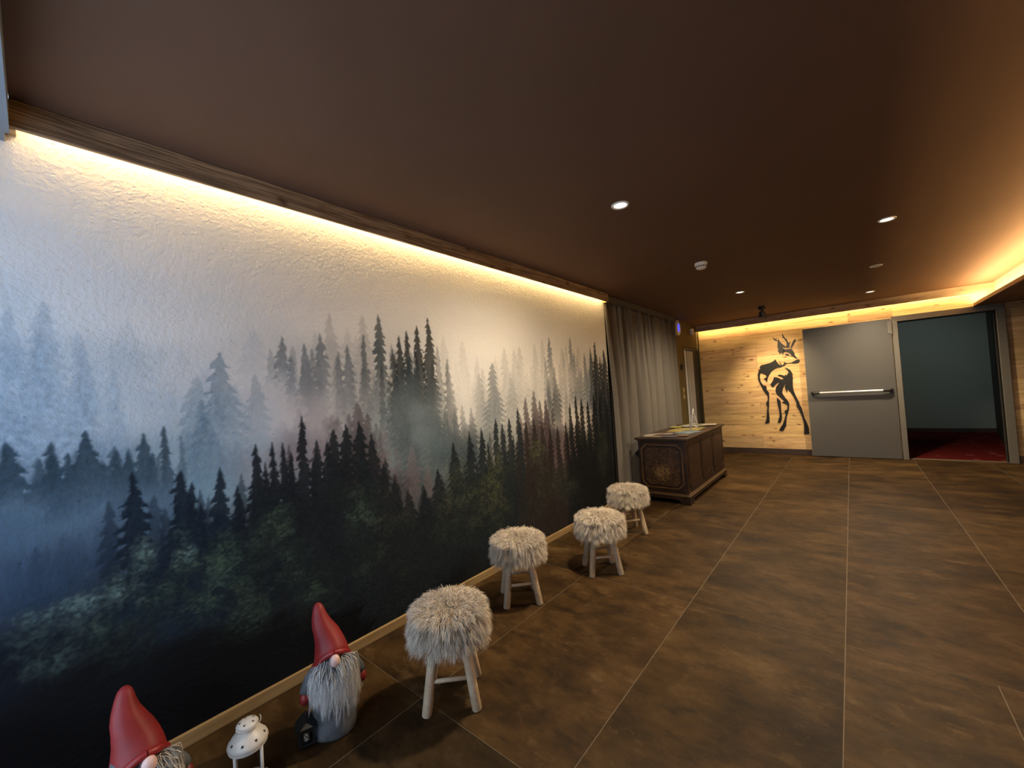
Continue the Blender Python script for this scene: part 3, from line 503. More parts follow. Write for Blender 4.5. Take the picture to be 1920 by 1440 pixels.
# column spacing is finer where the print carries more detail per metre (near end)
NC, NR = 1120, 600
s_ = np.linspace(0, 1, NC)
gy = MY0 + (MY1 - MY0) * (s_ * .62 + .38 * s_ ** 2)
gy[0], gy[-1] = MY0, 4.42
gz = np.linspace(0.058, 2.50, NR)
jj = np.clip((gy - MY0) / RES - .5, 0, CW - 1.001); kk = np.clip((gz - MZ0) / RES - .5, 0, CH - 1.001)
j0 = jj.astype(int); k0 = kk.astype(int); fj = (jj - j0)[None, :, None]; fk = (kk - k0)[:, None, None]
colr = (img[k0][:, j0] * (1 - fj) + img[k0][:, j0 + 1] * fj) * (1 - fk) + (img[k0 + 1][:, j0] * (1 - fj) + img[k0 + 1][:, j0 + 1] * fj) * fk
GY, GZ = np.meshgrid(gy, gz)
co = np.zeros((NR, NC, 3), np.float32); co[..., 1] = GY; co[..., 2] = GZ
me = bpy.data.meshes.new('forest_mural')
me.vertices.add(NR * NC); me.vertices.foreach_set('co', co.ravel())
nf = (NR - 1) * (NC - 1)
a_ = (np.arange(NR - 1)[:, None] * NC + np.arange(NC - 1)[None]).ravel()
quads = np.stack([a_, a_ + 1, a_ + 1 + NC, a_ + NC], 1).astype(np.int32)
me.loops.add(nf * 4); me.loops.foreach_set('vertex_index', quads.ravel())
me.polygons.add(nf); me.polygons.foreach_set('loop_start', np.arange(nf, dtype=np.int32) * 4)
me.update(calc_edges=True)
ca = me.color_attributes.new('print', 'FLOAT_COLOR', 'POINT')
ca.data.foreach_set('color', np.concatenate([colr, np.ones((NR, NC, 1))], 2).astype(np.float32).ravel())
t = NT('mural_wallpaper', .9, spec=.06)
at = t.n('ShaderNodeAttribute', _attribute_name='print')
t.color(at.outputs['Color'])
oc = t.coord('Object', (1, 1, 1))
n1 = t.noise(oc, 55, 5, .6); n2 = t.noise(oc, 14, 3, .5)
vo = t.n('ShaderNodeTexVoronoi', Vector=t.coord('Object', (1, .8, 1.4)), Scale=22.0, Randomness=1.0).outputs['Distance']
dent = t.ramp(vo, [(.04, 0.0), (.13, 1.0)])
hgt = t.math('ADD', t.math('ADD', t.math('MULTIPLY', n1, .55), t.math('MULTIPLY', n2, .35)), t.math('MULTIPLY', dent, .22))
t.bump(hgt, .85, .012)
mural = obj('forest_mural', me, t.m)
tag(mural, 'printed wallpaper mural of a misty dark conifer forest covering the left wall', 'mural')

# ---------------------------------------------------------------- room shell
RX = 5.6
wl = MB().box(-.40, -.004, -.45, 4.42, 0, 2.5); struct('wall_left', wl, M['plaster'])
wl2 = MB().box(-.40, -.10, 4.42, 7.66, 0, 2.5).box(-.40, -.10, 7.66, 8.6, 2.04, 2.5)
struct('wall_left_rear', wl2, M['olive'])
# ceiling and walls out of view
struct('ceiling', MB().box(-.4, RX, -.0355, 8.8, 2.5, 2.62), M['ceiling'])
struct('trim_1', MB().box(0.0, .067, -.30, -.047, 2.372, 2.62).box(.067, RX, -.30, -.036, 2.372, 2.62), M['bulk'])
wf = MB().box(-.4, .12, -.55, -.452, 0, 2.62).box(1.68, RX, -.55, -.42, 0, 2.62).box(.12, 1.68, -.55, -.42, 0, .12).box(.12, 1.68, -.55, -.42, 2.37, 2.62).box(-.4, RX, -.43, -.30, 2.50, 2.62)
struct('wall_front', wf, M['plaster'])
wn = MB()
for x in (.12, .87, 1.62): wn.box(x, x + .06, -.53, -.47, .12, 2.37)
wn.box(.18, 1.62, -.53, -.47, .12, .18).box(.18, 1.62, -.53, -.47, 2.31, 2.37)
struct('window_1', wn, M['frame'])
struct('wall_right', MB().box(RX, RX + .15, -.55, 8.8, 0, 2.62), wood('right_wall_wood', 'Y'))

# floor: grout bed and single tiles
fl = struct('floor', MB().box(-.4, RX, -.55, 8.72, -.08, -.0009), M['grout'])
xs = [-.15, .597, 1.347, 2.097, 2.847, 3.597, 4.347, 5.097, 5.60]
xs2 = [-.15, .597, 1.347, 2.097, 2.600, 3.350, 4.10, 4.85, 5.60]
ys = [-.376, 1.124, 2.622, 4.120, 5.618, 7.116, 8.60]
cache = {}
rt = random.Random(7)
for r in range(-1, len(ys) - 1):
    ya = -.54 if r < 0 else ys[r]; yb = ys[r + 1]
    row = xs2 if yb < 2.7 else xs
    for k in range(len(row) - 1):
        xa, xb = row[k], row[k + 1]
        sx = round(xb - xa - .004, 3); sy = round(yb - ya - .004, 3)
        if (sx, sy) not in cache:
            m_ = MB().box(-sx / 2, sx / 2, -sy / 2, sy / 2, -.008, 0).mesh('tile'); m_.materials.append(M['tile']); cache[(sx, sy)] = m_
        o = obj('tile', cache[(sx, sy)], None, fl, loc=((xa + xb) / 2, (ya + yb) / 2, 0))
        v = rt.uniform(.76, 1.20)
        o.color = (v, v * rt.uniform(.97, 1.02), v * rt.uniform(.94, 1.06), 1)
        if r == 0 and k == 1: o.color = (.62, .66, .76, 1)
        if r == 0 and k == 2: o.color = (1.12, 1.08, 1.02, 1)
        if r == 1 and k == 1: o.color = (.95, .93, .95, 1)
        if r == 4 and k >= 4: o.color = (.80, .76, .72, 1)

# baseboards
struct('baseboard_left', MB().box(-.004, .014, -.44, 4.44, 0, .058), M['skirt'], bevel=.004)
struct('baseboard_rear', MB().box(-.10, 1.70, 8.575, 8.612, 0, .10).box(3.875, RX, 8.575, 8.612, 0, .10), M['dark_skirt'], bevel=.003)

# back wall: substrate with door opening, then single planks
wb = struct('wall_back', MB().box(-.4, 2.80, 8.618, 8.76, 0, 2.5).box(3.79, RX, 8.618, 8.76, 0, 2.5).box(2.80, 3.79, 8.618, 8.76, 2.12, 2.5), M['dark_skirt'])
rows = [.10 + .21 * i for i in range(11)] + [2.35, 2.50]
pr = random.Random(21)
pc = {}
for i in range(len(rows) - 1):
    za, zb = rows[i], rows[i + 1]
    if i < 10:
        j = pr.choice([.55, .9, 1.25, 1.9, None])
        segs = [(-.10, j), (j, 2.74)] if j else [(-.10, 2.74)]
        segs += [(3.85, 4.7 + pr.uniform(-.3, .5)), None]
        segs[-1] = (segs[-2][1], RX)
    elif i == 10:
        segs = [(-.10, 2.23), (2.23, 2.755), (2.755, RX)]
    else:
        segs = [(-.10, 1.1), (1.1, 2.95), (2.95, RX)]
    for (xa, xb) in segs:
        L = round(xb - xa - .0016, 3); H = round(zb - za - .0022, 4)
        if (L, H) not in pc:
            b_ = MB().box(-L / 2, L / 2, -.009, .009, -H / 2, H / 2).mesh('plank'); b_.materials.append(M['plank']); pc[(L, H)] = b_
        o = obj('plank', pc[(L, H)], None, wb, loc=((xa + xb) / 2, 8.609 + pr.uniform(-.001, .001), (za + zb) / 2))
        v = pr.uniform(.72, 1.14)
        o.color = (v, v * pr.uniform(.95, 1.0), v * pr.uniform(.88, 1.0), 1)
# corner bead where olive wall meets the planks
struct('trim_2', MB().box(-.10, -.072, 8.585, 8.6, 0, 2.39), M['olive'])

# corridor behind the door
struct('floor_corridor', MB().box(1.6, 5.6, 8.72, 12.5, -.08, -.001), M['carpet'])
struct('wall_corridor', MB().box(1.6, 4.36, 12.4, 12.5, 0, 2.6), M['teal'])
struct('baseboard_corridor', MB().box(1.6, 4.36, 12.38, 12.398, .0, .08), M['dark_skirt'])
cs = MB().prism([(3.88, 8.78), (4.36, 12.40), (4.50, 12.40), (4.02, 8.78)], lambda a, b, t: (a, b, t), 0, 2.6)
struct('wall_corridor_right', cs, M['corr_dark'])
struct('wall_corridor_left', MB().box(1.5, 1.6, 8.78, 12.5, 0, 2.6), M['teal'])
struct('ceiling_corridor', MB().box(1.5, 4.5, 8.77, 12.5, 2.6, 2.7), M['corr_dark'])

# ---------------------------------------------------------------- timber valance with LED strip over the mural
v = thing('light_valance', 'long timber valance board hiding a warm light strip above the forest mural', 'beam', (.03, 2.2, 2.40))
lx, ly_ = .03, 2.2
obj('board', MB().box(.050 - lx, .066 - lx, -.046 - ly_, 4.43 - ly_, .0, .0985), M['beam'], v, bevel=.002)
obj('end_block', MB().box(.001 - lx, .050 - lx, -.046 - ly_, -.022 - ly_, -.001, .098), M['lip'], v)
obj('end_block', MB().box(.001 - lx, .050 - lx, 4.405 - ly_, 4.43 - ly_, -.002, .098), M['lip'], v)
led = obj('light_strip', MB().strip(.036 - lx, .0495 - lx, -.02 - ly_, 4.40 - ly_, .092), emit('warm_led', WARM, LED_MURAL), v)
tag(led, 'warm glowing light strip')

v = thing('light_valance', 'timber valance board with warm light strip above the plank wall', 'beam', (1.8, 8.55, 2.38))
obj('board', MB().box(-1.9, 2.00, -.022, .0, .0, .119), M['beam_x'], v, bevel=.002)
obj('light_strip', MB().strip(-1.88, 1.95, .001, .012, .108), emit('warm_led_rear', WARM, LED_BACK), v)

# light cove along the right: trough board, lip and upright board
v = thing('light_cove', 'timber light cove glowing along the right edge of the ceiling', 'cove', (4.2, 4.3, 2.2))
ox, oy = 4.2, 4.3
obj('soffit_board', MB().box(3.605 - ox, RX - .002 - ox, -.04 - oy, 8.598 - oy, .0, .022), M['soffit'], v)
obj('lip', MB().box(3.585 - ox, 3.604 - ox, -.04 - oy, 8.598 - oy, -.004, .040), M['lip'], v, bevel=.002)
obj('upright_board', MB().box(3.79 - ox, 3.812 - ox, -.04 - oy, 8.548 - oy, .0225, .299), M['upright'], v)
obj('light_strip', MB().strip(3.655 - ox, 3.668 - ox, -.03 - oy, 8.54 - oy, .026), emit('warm_led_cove', WARM, LED_COVE), v)

# ---------------------------------------------------------------- double-wing door: leaf folded open against the wall, frame
fr = MB().box(2.735, 2.80, 8.53, 8.75, 0, 2.115).box(3.79, 3.87, 8.56, 8.75, 0, 2.115).box(2.735, 3.87, 8.56, 8.75, 2.115, 2.20)
struct('door_1', fr, M['frame'], bevel=.003)
struct('trim_3', MB().box(2.801, 2.812, 8.66, 8.70, 0, 2.11).box(3.778, 3.789, 8.66, 8.70, 0, 2.11).box(2.801, 3.789, 8.66, 8.70, 2.103, 2.114), M['corr_dark'])
d = thing('fire_door', 'plain grey metal door leaf standing open flat against the plank wall', 'door', (2.18, 8.535, 0))
obj('leaf', MB().box(-.56, .545, -.025, .025, .008, 2.17), M['door'], d, bevel=.003)
pb = obj('push_bar', MB().tube([(-.40, -.085, 1.07), (.40, -.085, 1.07)], .019, 14), M['steel'], d, smooth=True, sharp=40)
for s in (-1, 1):
    e = MB().tube([(s * .39, -.085, 1.07), (s * .47, -.080, 1.07), (s * .50, -.05, 1.07)], [.023, .023, .018], 12).box(s * .485 - .022, s * .485 + .022, -.075, -.0255, 1.045, 1.095)
    obj('bar_end', e, M['black'], pb, smooth=False)
obj('hinge', MB().box(.505, .545, -.040, -.0255, 1.94, 2.13).tube([(.548, -.034, 1.92), (.548, -.034, 2.15)], .009, 8), M['frame'], d)
obj('edge_strip', MB().box(-.562, -.556, -.026, .026, .008, 2.171), M['frame'], d)

# ---------------------------------------------------------------- lift door in the olive wall
ld = thing('lift_door', 'narrow steel lift door in black recess set into olive wall', 'door', (-.12, 8.1, 0))
obj('frame', MB().box(-.18, .024, -.445, -.42, 0, 2.03).box(-.18, .024, -.42, .48, 2.0, 2.03), M['liftblack'], ld)
obj('pale_panel', MB().box(-.06, .008, -.415, -.265, 0, 1.995), M['liftpale'], ld)
obj('gap', MB().box(-.10, -.02, -.265, -.225, 0, 1.99), M['liftblack'], ld)
obj('door_panel', MB().box(-.06, .008, -.225, .11, 0, 1.985), M['liftsteel'], ld)
obj('bright_edge', MB().box(-.05, .012, .11, .13, 0, 1.99), M['steel'], ld)
obj('jamb', MB().box(-.18, .010, .13, .478, 0, 2.0), M['liftblack'], ld)

sw = thing('lift_call_panel', 'small brass call button panel beside the lift door', 'switch', (-.10, 7.48, 1.20))
obj('plate', MB().box(0, .012, -.03, .03, -.10, .10), plain('dull_brass', (.34, .25, .09), .45, .15, 20, metallic=.4), sw, bevel=.002)
for z in (-.06, .0, .06):
    obj('button', MB().tube([(.012, 0, z), (.018, 0, z)], .014, 12), M['black'] if z == 0 else M['steel'], sw)
sw = thing('wall_sensor', 'small black wall sensor above the brass lift panel', 'sensor', (-.10, 7.47, 1.67))
obj('body', MB().box(0, .03, -.03, .03, -.05, .05), M['black'], sw, bevel=.006)
obj('lens', MB().ball((.03, 0, .01), .012), M['black'], sw, smooth=True)

ck = thing('wall_clock', 'round white wall unit with a blue glowing face beside the curtain top', 'clock', (-.098, 7.32, 2.36))
obj('case', MB().lathe([(.135, .0), (.14, .02), (.135, .04), (.12, .05)], 32, fn=lambda p, w: (p[2], p[0], p[1])), M['white'], ck, smooth=True, sharp=40)
obj('face', MB().lathe([(.075, .0502), (.072, .053), (.03, .054)], 28, fn=lambda p, w: (p[2], p[0] * .8, p[1] * 1.05)), emit('blue_face', (.10, .10, 1.0), 1.2), ck)
bx = thing('motion_sensor', 'small white box sensor high on the olive wall by the planks', 'sensor', (-.10, 8.18, 2.36))
obj('body', MB().box(0, .05, -.055, .055, -.055, .055), M['white'], bx, bevel=.006)
obj('lens', MB().ball((.05, .02, -.01), (.012, .03, .03)), plain('sensor_lens', (.55, .53, .5), .4, .05, 8), bx, smooth=True)

# ---------------------------------------------------------------- curtains
def curtain_mesh(y0, y1, z0, z1, xc, amp, seed, nfold):
    r = random.Random(seed)
    ny, nz = 260, 40
    fold = []; p = 0
    ph = [r.uniform(0, 6.28) for _ in range(6)]
    V = []
    for k in range(nz + 1):
        z = z0 + (z1 - z0) * k / nz; hgt = k / nz
        for i in range(ny + 1):
            u = i / ny
            a = 2 * PI * nfold * (u + .018 * math.sin(5 * u + ph[0]) + .010 * math.sin(17 * u + ph[1]))
            big = math.sin(a + .5 * math.sin(a + ph[2]))
            small = math.sin(a * 2.7 + ph[3]) * .55 + math.sin(a * 4.3 + ph[4]) * .3
            mixw = max(0, (hgt - .45) / .55) ** 1.3
            x = xc + amp * ((1 - mixw * .75) * big * (.8 + .25 * math.sin(3 * u * 6 + ph[5])) + mixw * .55 * small)
            V.append((x, y0 + (y1 - y0) * u + .012 * math.sin(a * .5 + 3 * hgt), z))
    F = []
    for k in range(nz):
        for i in range(ny):
            a = k * (ny + 1) + i
            F.append((a, a + 1, a + ny + 2, a + ny + 1))
    m_ = MB(); m_.add(V, F); return m_
cu = thing('curtain', 'floor length taupe curtain hanging in folds behind the painted chest', 'curtain', (-.03, 5.7, 0))
fb = obj('fabric', curtain_mesh(-1.27, 1.23, .03, 2.425, .012, .074, 3, 8), M['curtain'], cu, smooth=True)
sd = fb.modifiers.new('thick', 'SOLIDIFY'); sd.thickness = .003; sd.offset = 0
hb = MB(); V = []; F = []
r_ = random.Random(8)
for k in range(2):
    for i in range(241):
        u = i / 240
        V.append((.008 * math.sin(u * 300) + .004 * r_.uniform(-1, 1) + (.050 if k == 0 else .056), -1.275 + 2.51 * u, 2.415 + .078 * k))
for i in range(240): F.append((i, i + 1, i + 242, i + 241))
hb.add(V, F)
h_ = obj('heading_band', hb, M['band'], cu)
sd = h_.modifiers.new('thick', 'SOLIDIFY'); sd.thickness = .012; sd.offset = -1
obj('track', MB().box(-.015, .015, -1.27, 1.22, 2.475, 2.498), M['steel'], cu)

# ---------------------------------------------------------------- deer silhouette on the planks
dr = thing('deer_silhouette', 'black cut-out roebuck silhouette mounted on the plank wall', 'wall decal', (1.25, 8.596, .36))
for n, pl_ in DEER.items():
    m_ = MB().prism([(x - 1.25, z - .36) for x, z in pl_], lambda a, b, t: (a, t, b), -.010, -.002)
    obj({'antler_left': 'antler', 'antler_right': 'antler'}.get(n, n), m_, M['vinyl'], dr)

# ---------------------------------------------------------------- ceiling fittings
def downlight(x, y, label, on=True, tilt=0.0):
    d = thing('downlight', label, 'ceiling light', (x, y, 2.5), group='recessed ceiling spots')
    obj('ring', MB().lathe([(.040, -.001), (.041, -.006), (.052, -.008), (.055, -.001)], 28, caps=False), M['white'], d, smooth=True)
    obj('lens', MB().lathe([(.0405, -.0012), (.030, -.0035), (.001, -.0040)], 28), emit('spot_lens_on', (1.0, .86, .62), 3.2) if on else plain('spot_lens_off', (.30, .27, .22), .3, .2, 60), d, smooth=True)
    if on:
        l = bpy.data.lights.new('spot', 'SPOT'); l.energy = SPOT_W; l.color = (1.0, .82, .58); l.spot_size = math.radians(168 if tilt == 0 else 134); l.spot_blend = 1.0; l.shadow_soft_size = .04
        lo = bpy.data.objects.new('lamp', l); COL.objects.link(lo); lo.parent = d; lo.location = (0, 0, -.02); lo.rotation_euler = (0, tilt, 0)
downlight(1.19, 2.36, 'lit ceiling spot nearest the forest mural and the stools')
downlight(1.19, 5.87, 'lit ceiling spot in front of the black ceiling spotlight')
downlight(2.49, 4.13, 'lit ceiling spot nearest the viewer in the right row')
downlight(2.49, 5.83, 'unlit ceiling spot, middle one of the right row', on=False)
downlight(2.49, 7.63, 'lit ceiling spot nearest the open grey door')

sm = thing('smoke_detector', 'white round smoke detector on the brown ceiling', 'smoke detector', (1.195, 4.09, 2.5))
obj('base', MB().lathe([(.055, 0), (.055, -.020), (.050, -.026)], 32), M['white'], sm, smooth=True, sharp=40)
obj('dome', MB().lathe([(.046, -.026), (.046, -.045), (.036, -.056), (.010, -.060), (.001, -.060)], 32), M['white'], sm, smooth=True, sharp=40)
for k in range(14):
    w = 2 * PI * k / 14
    c, s = math.cos(w), math.sin(w)
    obj('vent_slot', MB().add([(c * .0466 - s * .006, s * .0466 + c * .006, -.029), (c * .0466 + s * .006, s * .0466 - c * .006, -.029), (c * .0466 + s * .006, s * .0466 - c * .006, -.040), (c * .0466 - s * .006, s * .0466 + c * .006, -.040),
                               (c * .044 - s * .006, s * .044 + c * .006, -.029), (c * .044 + s * .006, s * .044 - c * .006, -.029), (c * .044 + s * .006, s * .044 - c * .006, -.040), (c * .044 - s * .006, s * .044 + c * .006, -.040)],
                              [(0, 1, 2, 3), (7, 6, 5, 4), (0, 4, 5, 1), (2, 6, 7, 3), (1, 5, 6, 2), (0, 3, 7, 4)]), M['hole'], sm)

sp = thing('spotlight', 'small black adjustable spotlight hanging from the ceiling in front of the deer', 'spotlight', (1.21, 7.40, 2.5))
obj('canopy', MB().lathe([(.05, 0), (.05, -.045), (.044, -.05)], 24), M['black'], sp, smooth=True, sharp=40)
obj('swivel', MB().ball((0, 0, -.062), .022), M['black'], sp, smooth=True)
obj('lamp_head', MB().tube([(0, -.01, -.075), (0, .005, -.15)], [.042, .050], 24), M['black'], sp, smooth=True, sharp=40)
obj('lamp_ring', MB().tube([(0, .0055, -.150), (0, .007, -.158)], [.052, .052], 24), M['tin'], sp)
l = bpy.data.lights.new('spot', 'SPOT'); l.energy = 180; l.color = (1.0, .74, .42); l.spot_size = math.radians(64); l.spot_blend = 1.0; l.shadow_soft_size = .03
lo = bpy.data.objects.new('lamp', l); COL.objects.link(lo); lo.parent = sp; lo.location = (0, .02, -.17)
lo.rotation_euler = (math.radians(52), 0, 0)

# added fill light, dim and cool: unseen fitting aimed at the corridor wall
cl = thing('corridor_fill_light', 'added unseen cool fill light brightening the corridor wall', 'ceiling light', (3.2, 10.0, 2.598))
obj('housing', MB().lathe([(.15, 0), (.15, -.03), (.13, -.045)], 28), M['white'], cl, smooth=True, sharp=40)
obj('diffuser', MB().lathe([(.128, -.0455), (.09, -.06), (.001, -.066)], 28), emit('cool_fill_glow', (.62, .85, .88), .4), cl, smooth=True)
l = bpy.data.lights.new('lamp', 'SPOT'); l.energy = 34; l.color = (.90, 1.0, .93); l.shadow_soft_size = .1; l.spot_size = math.radians(95); l.spot_blend = 1.0
lo = bpy.data.objects.new('lamp', l); COL.objects.link(lo); lo.parent = cl; lo.location = (0, 0, -.15); lo.rotation_euler = (math.radians(66), 0, 0)

# ---------------------------------------------------------------- painted chest
ch = thing('painted_chest', 'antique dark painted wooden chest with bracket feet against the curtain', 'chest', (.44, 5.575, 0))
X0, X1, Y0, Y1 = -.27, .285, -.845, .845
obj('body', MB().box(X0, X1, Y0, Y1, .10, .715), M['chest'], ch, bevel=.004)
lid = MB().box(X0 - .03, X1 + .03, Y0 - .03, Y1 + .03, .730, .752)
L_ = obj('lid', lid, M['chest_lid'], ch, bevel=.005)
obj('lid_moulding', MB().box(X0 - .015, X1 + .015, Y0 - .015, Y1 + .015, .7155, .7295), M['chest_trim'], L_, bevel=.004)
obj('plinth_moulding', MB().box(X0 - .025, X1 + .025, Y0 - .025, Y1 + .025, .088, .104).box(X0 - .012, X1 + .012, Y0 - .012, Y1 + .012, .104, .116), M['chest_trim'], ch, bevel=.005)
def apron(a0, a1, fn, t0, t1):
    poly = [(a0, 0), (a0 + .09, 0)]
    n = 10
    for i in range(n + 1):
        u = i / n
        w = a0 + .09 + .05 * u
        poly.append((a0 + .09 + .06 * u, .055 * math.sin(u * PI / 2) ** .8))
    for i in range(n, -1, -1):
        u = i / n
        poly.append((a1 - .09 - .06 * u, .055 * math.sin(u * PI / 2) ** .8))
    poly += [(a1, 0), (a1, .0875), (a0, .0875)]
    cl_ = []
    for p in poly:
        if not cl_ or (abs(p[0] - cl_[-1][0]) + abs(p[1] - cl_[-1][1])) > 1e-5: cl_.append(p)
    return MB().prism(cl_, fn, t0, t1)
obj('bracket_foot', apron(X0 - .02, X1 + .02, lambda a, b, t: (a, t, b), Y0 - .020, Y0 + .01), M['chest'], ch)
obj('bracket_foot', apron(X0 - .02, X1 + .02, lambda a, b, t: (a, t, b), Y1 - .01, Y1 + .020), M['chest'], ch)
obj('bracket_foot', apron(Y0 + .012, Y1 - .012, lambda a, b, t: (t, a, b), X1 - .01, X1 + .020), M['chest'], ch)
obj('bracket_foot', apron(Y0 + .012, Y1 - .012, lambda a, b, t: (t, a, b), X0 - .020, X0 + .01), M['chest'], ch)
def octo(x0, x1, z0, z1, c):
    return [(x0 + c, z0), (x1 - c, z0), (x1, z0 + c), (x1, z1 - c), (x1 - c, z1), (x0 + c, z1), (x0, z1 - c), (x0, z0 + c)]
def octo_ring(x0, x1, z0, z1, c, w, fn, t0, t1):
    o = octo(x0, x1, z0, z1, c); i_ = octo(x0 + w, x1 - w, z0 + w, z1 - w, c * .9)
    m_ = MB()
    for k in range(8):
        k2 = (k + 1) % 8
        q = [o[k], o[k2], i_[k2], i_[k]]
        m_.prism(q, fn, t0, t1)
    return m_
fnY = lambda a, b, t: (a, t, b)
fnX = lambda a, b, t: (t, a, b)
pn = obj('end_panel', MB().prism(octo(X0 + .075, X1 - .075, .205, .640, .045), fnY, Y0 - .004, Y0 - .0005), M['chest_panel'], ch)
obj('panel_moulding', octo_ring(X0 + .035, X1 - .035, .165, .680, .060, .016, fnY, Y0 - .012, Y0 - .0005), M['chest_trim'], pn)
obj('panel_moulding', octo_ring(X0 + .062, X1 - .062, .192, .653, .050, .011, fnY, Y0 - .008, Y0 - .0005), M['chest'], pn)
for k in range(3):
    ya = Y0 + .06 + k * .53; yb = ya + .51
    p_ = obj('front_panel', MB().prism(octo(ya + .03, yb - .03, .20, .650, .04), fnX, X1 + .0005, X1 + .004), M['chest_front'], ch)
    obj('panel_moulding', octo_ring(ya, yb, .17, .680, .05, .016, fnX, X1 + .0005, X1 + .006), M['chest'], p_)

# leaflets and maps spread over the lid
def print_mat(name, cols, scale):
    t = NT(name, .5)
    v_ = t.n('ShaderNodeTexVoronoi', Vector=t.coord('Object'), Scale=scale, _feature='F1', _distance='CHEBYCHEV').outputs['Color']
    f_ = t.n('ShaderNodeSeparateColor', Color=v_).outputs[0]
    t.color(t.ramp(f_, [(i / max(1, len(cols) - 1), tuple(x * .48 for x in c)) for i, c in enumerate(cols)]))
    return t.m
LEAF = [('olive yellow folded map lying in the middle of the chest', .02, .08, .36, .62, .05, [(.38, .28, .07), (.50, .38, .12), (.30, .24, .08)], 9),
        ('blue map leaflet beside the twig ornament on the chest', .14, -.24, .22, .36, -.25, [(.12, .19, .26), (.22, .30, .34), (.40, .42, .38)], 12),
        ('pinkish printed brochure near the front edge of the chest', -.10, -.46, .24, .17, .3, [(.42, .30, .27), (.30, .16, .14), (.60, .52, .46)], 22),
        ('white folded leaflet at the curtain corner of the chest', -.20, -.62, .13, .20, -.15, [(.62, .60, .54), (.45, .40, .34)], 20),
        ('tan paper flyer at the near left corner of the chest', -.12, -.76, .20, .11, .06, [(.45, .34, .20), (.55, .44, .27)], 14),
        ('dark blue brochure on the near edge of the chest', .09, -.75, .17, .12, -.04, [(.07, .07, .12), (.12, .12, .20), (.28, .24, .24)], 26),
        ('brown photo leaflet at the near right corner of the chest', .20, -.62, .12, .18, .4, [(.20, .10, .06), (.34, .20, .12)], 24),
        ('bright yellow leaflet close to the curtain on the chest', -.18, .30, .14, .22, .1, [(.52, .46, .08), (.44, .36, .10)], 15),
        ('greenish map sheet at the far end of the chest', .0, .58, .34, .36, -.2, [(.24, .26, .13), (.40, .34, .20), (.14, .15, .10)], 10),
        ('cream leaflet on the far right corner of the chest', .17, .66, .18, .24, .12, [(.62, .52, .36), (.52, .42, .28)], 16),
        ('white sheet under the twig ornament on the chest', -.02, .40, .20, .16, .5, [(.60, .58, .52), (.50, .47, .42)], 18)]
for i, (lab, px_, py_, sx, sy, rz, cols, sc) in enumerate(LEAF):
    lf = thing('leaflet', lab, 'leaflet', (.44 + px_, 5.575 + py_, .7525 + .0016 * i), rz, group='printed matter on the chest')
    m1 = print_mat('print_%d' % i, cols, sc)
    obj('page', MB().box(-sx / 2, sx / 2, -sy / 2, sy / 2, 0, .0007), m1, lf)
    obj('page', MB().box(-sx / 2 + .004, sx / 2 - .002, -sy / 2 + .003, sy / 2 - .004, .0008, .0014), m1, lf)

tw = thing('twig_ornament', 'whitewashed twig ornament shaped like a slim tree on the chest', 'ornament', (.60, 5.55, .7710), .5)
M['twig'] = plain('whitewashed_twig', (.52, .49, .46), .8, .25, 40, bump=.2)
rw = random.Random(5)
apex = (0, -.01, .27)
for (fx, fy) in ((-.055, -.06), (.055, .05), (-.045, .06)):
    obj('main_twig', MB().tube([(fx, fy, .004), (fx * .6 + rw.uniform(-.006, .006), fy * .6, .11), (fx * .25, fy * .25, .20), apex], [.007, .006, .005, .003], 8), M['twig'], tw, smooth=True)
for k in range(16):
    z = .02 + .21 * k / 16; s_w = 1 - z / .27
    a0 = rw.uniform(0, 6.28)
    p = (.066 * s_w * math.cos(a0), .066 * s_w * math.sin(a0), z); q = (-.050 * s_w * math.cos(a0 + .5), -.050 * s_w * math.sin(a0 + .5), z + rw.uniform(.0, .035))
    obj('cross_twig', MB().tube([p, ((p[0] + q[0]) / 2 + rw.uniform(-.008, .008), (p[1] + q[1]) / 2, (p[2] + q[2]) / 2), q], [.003, .0035, .002], 6), M['twig'], tw, smooth=True)

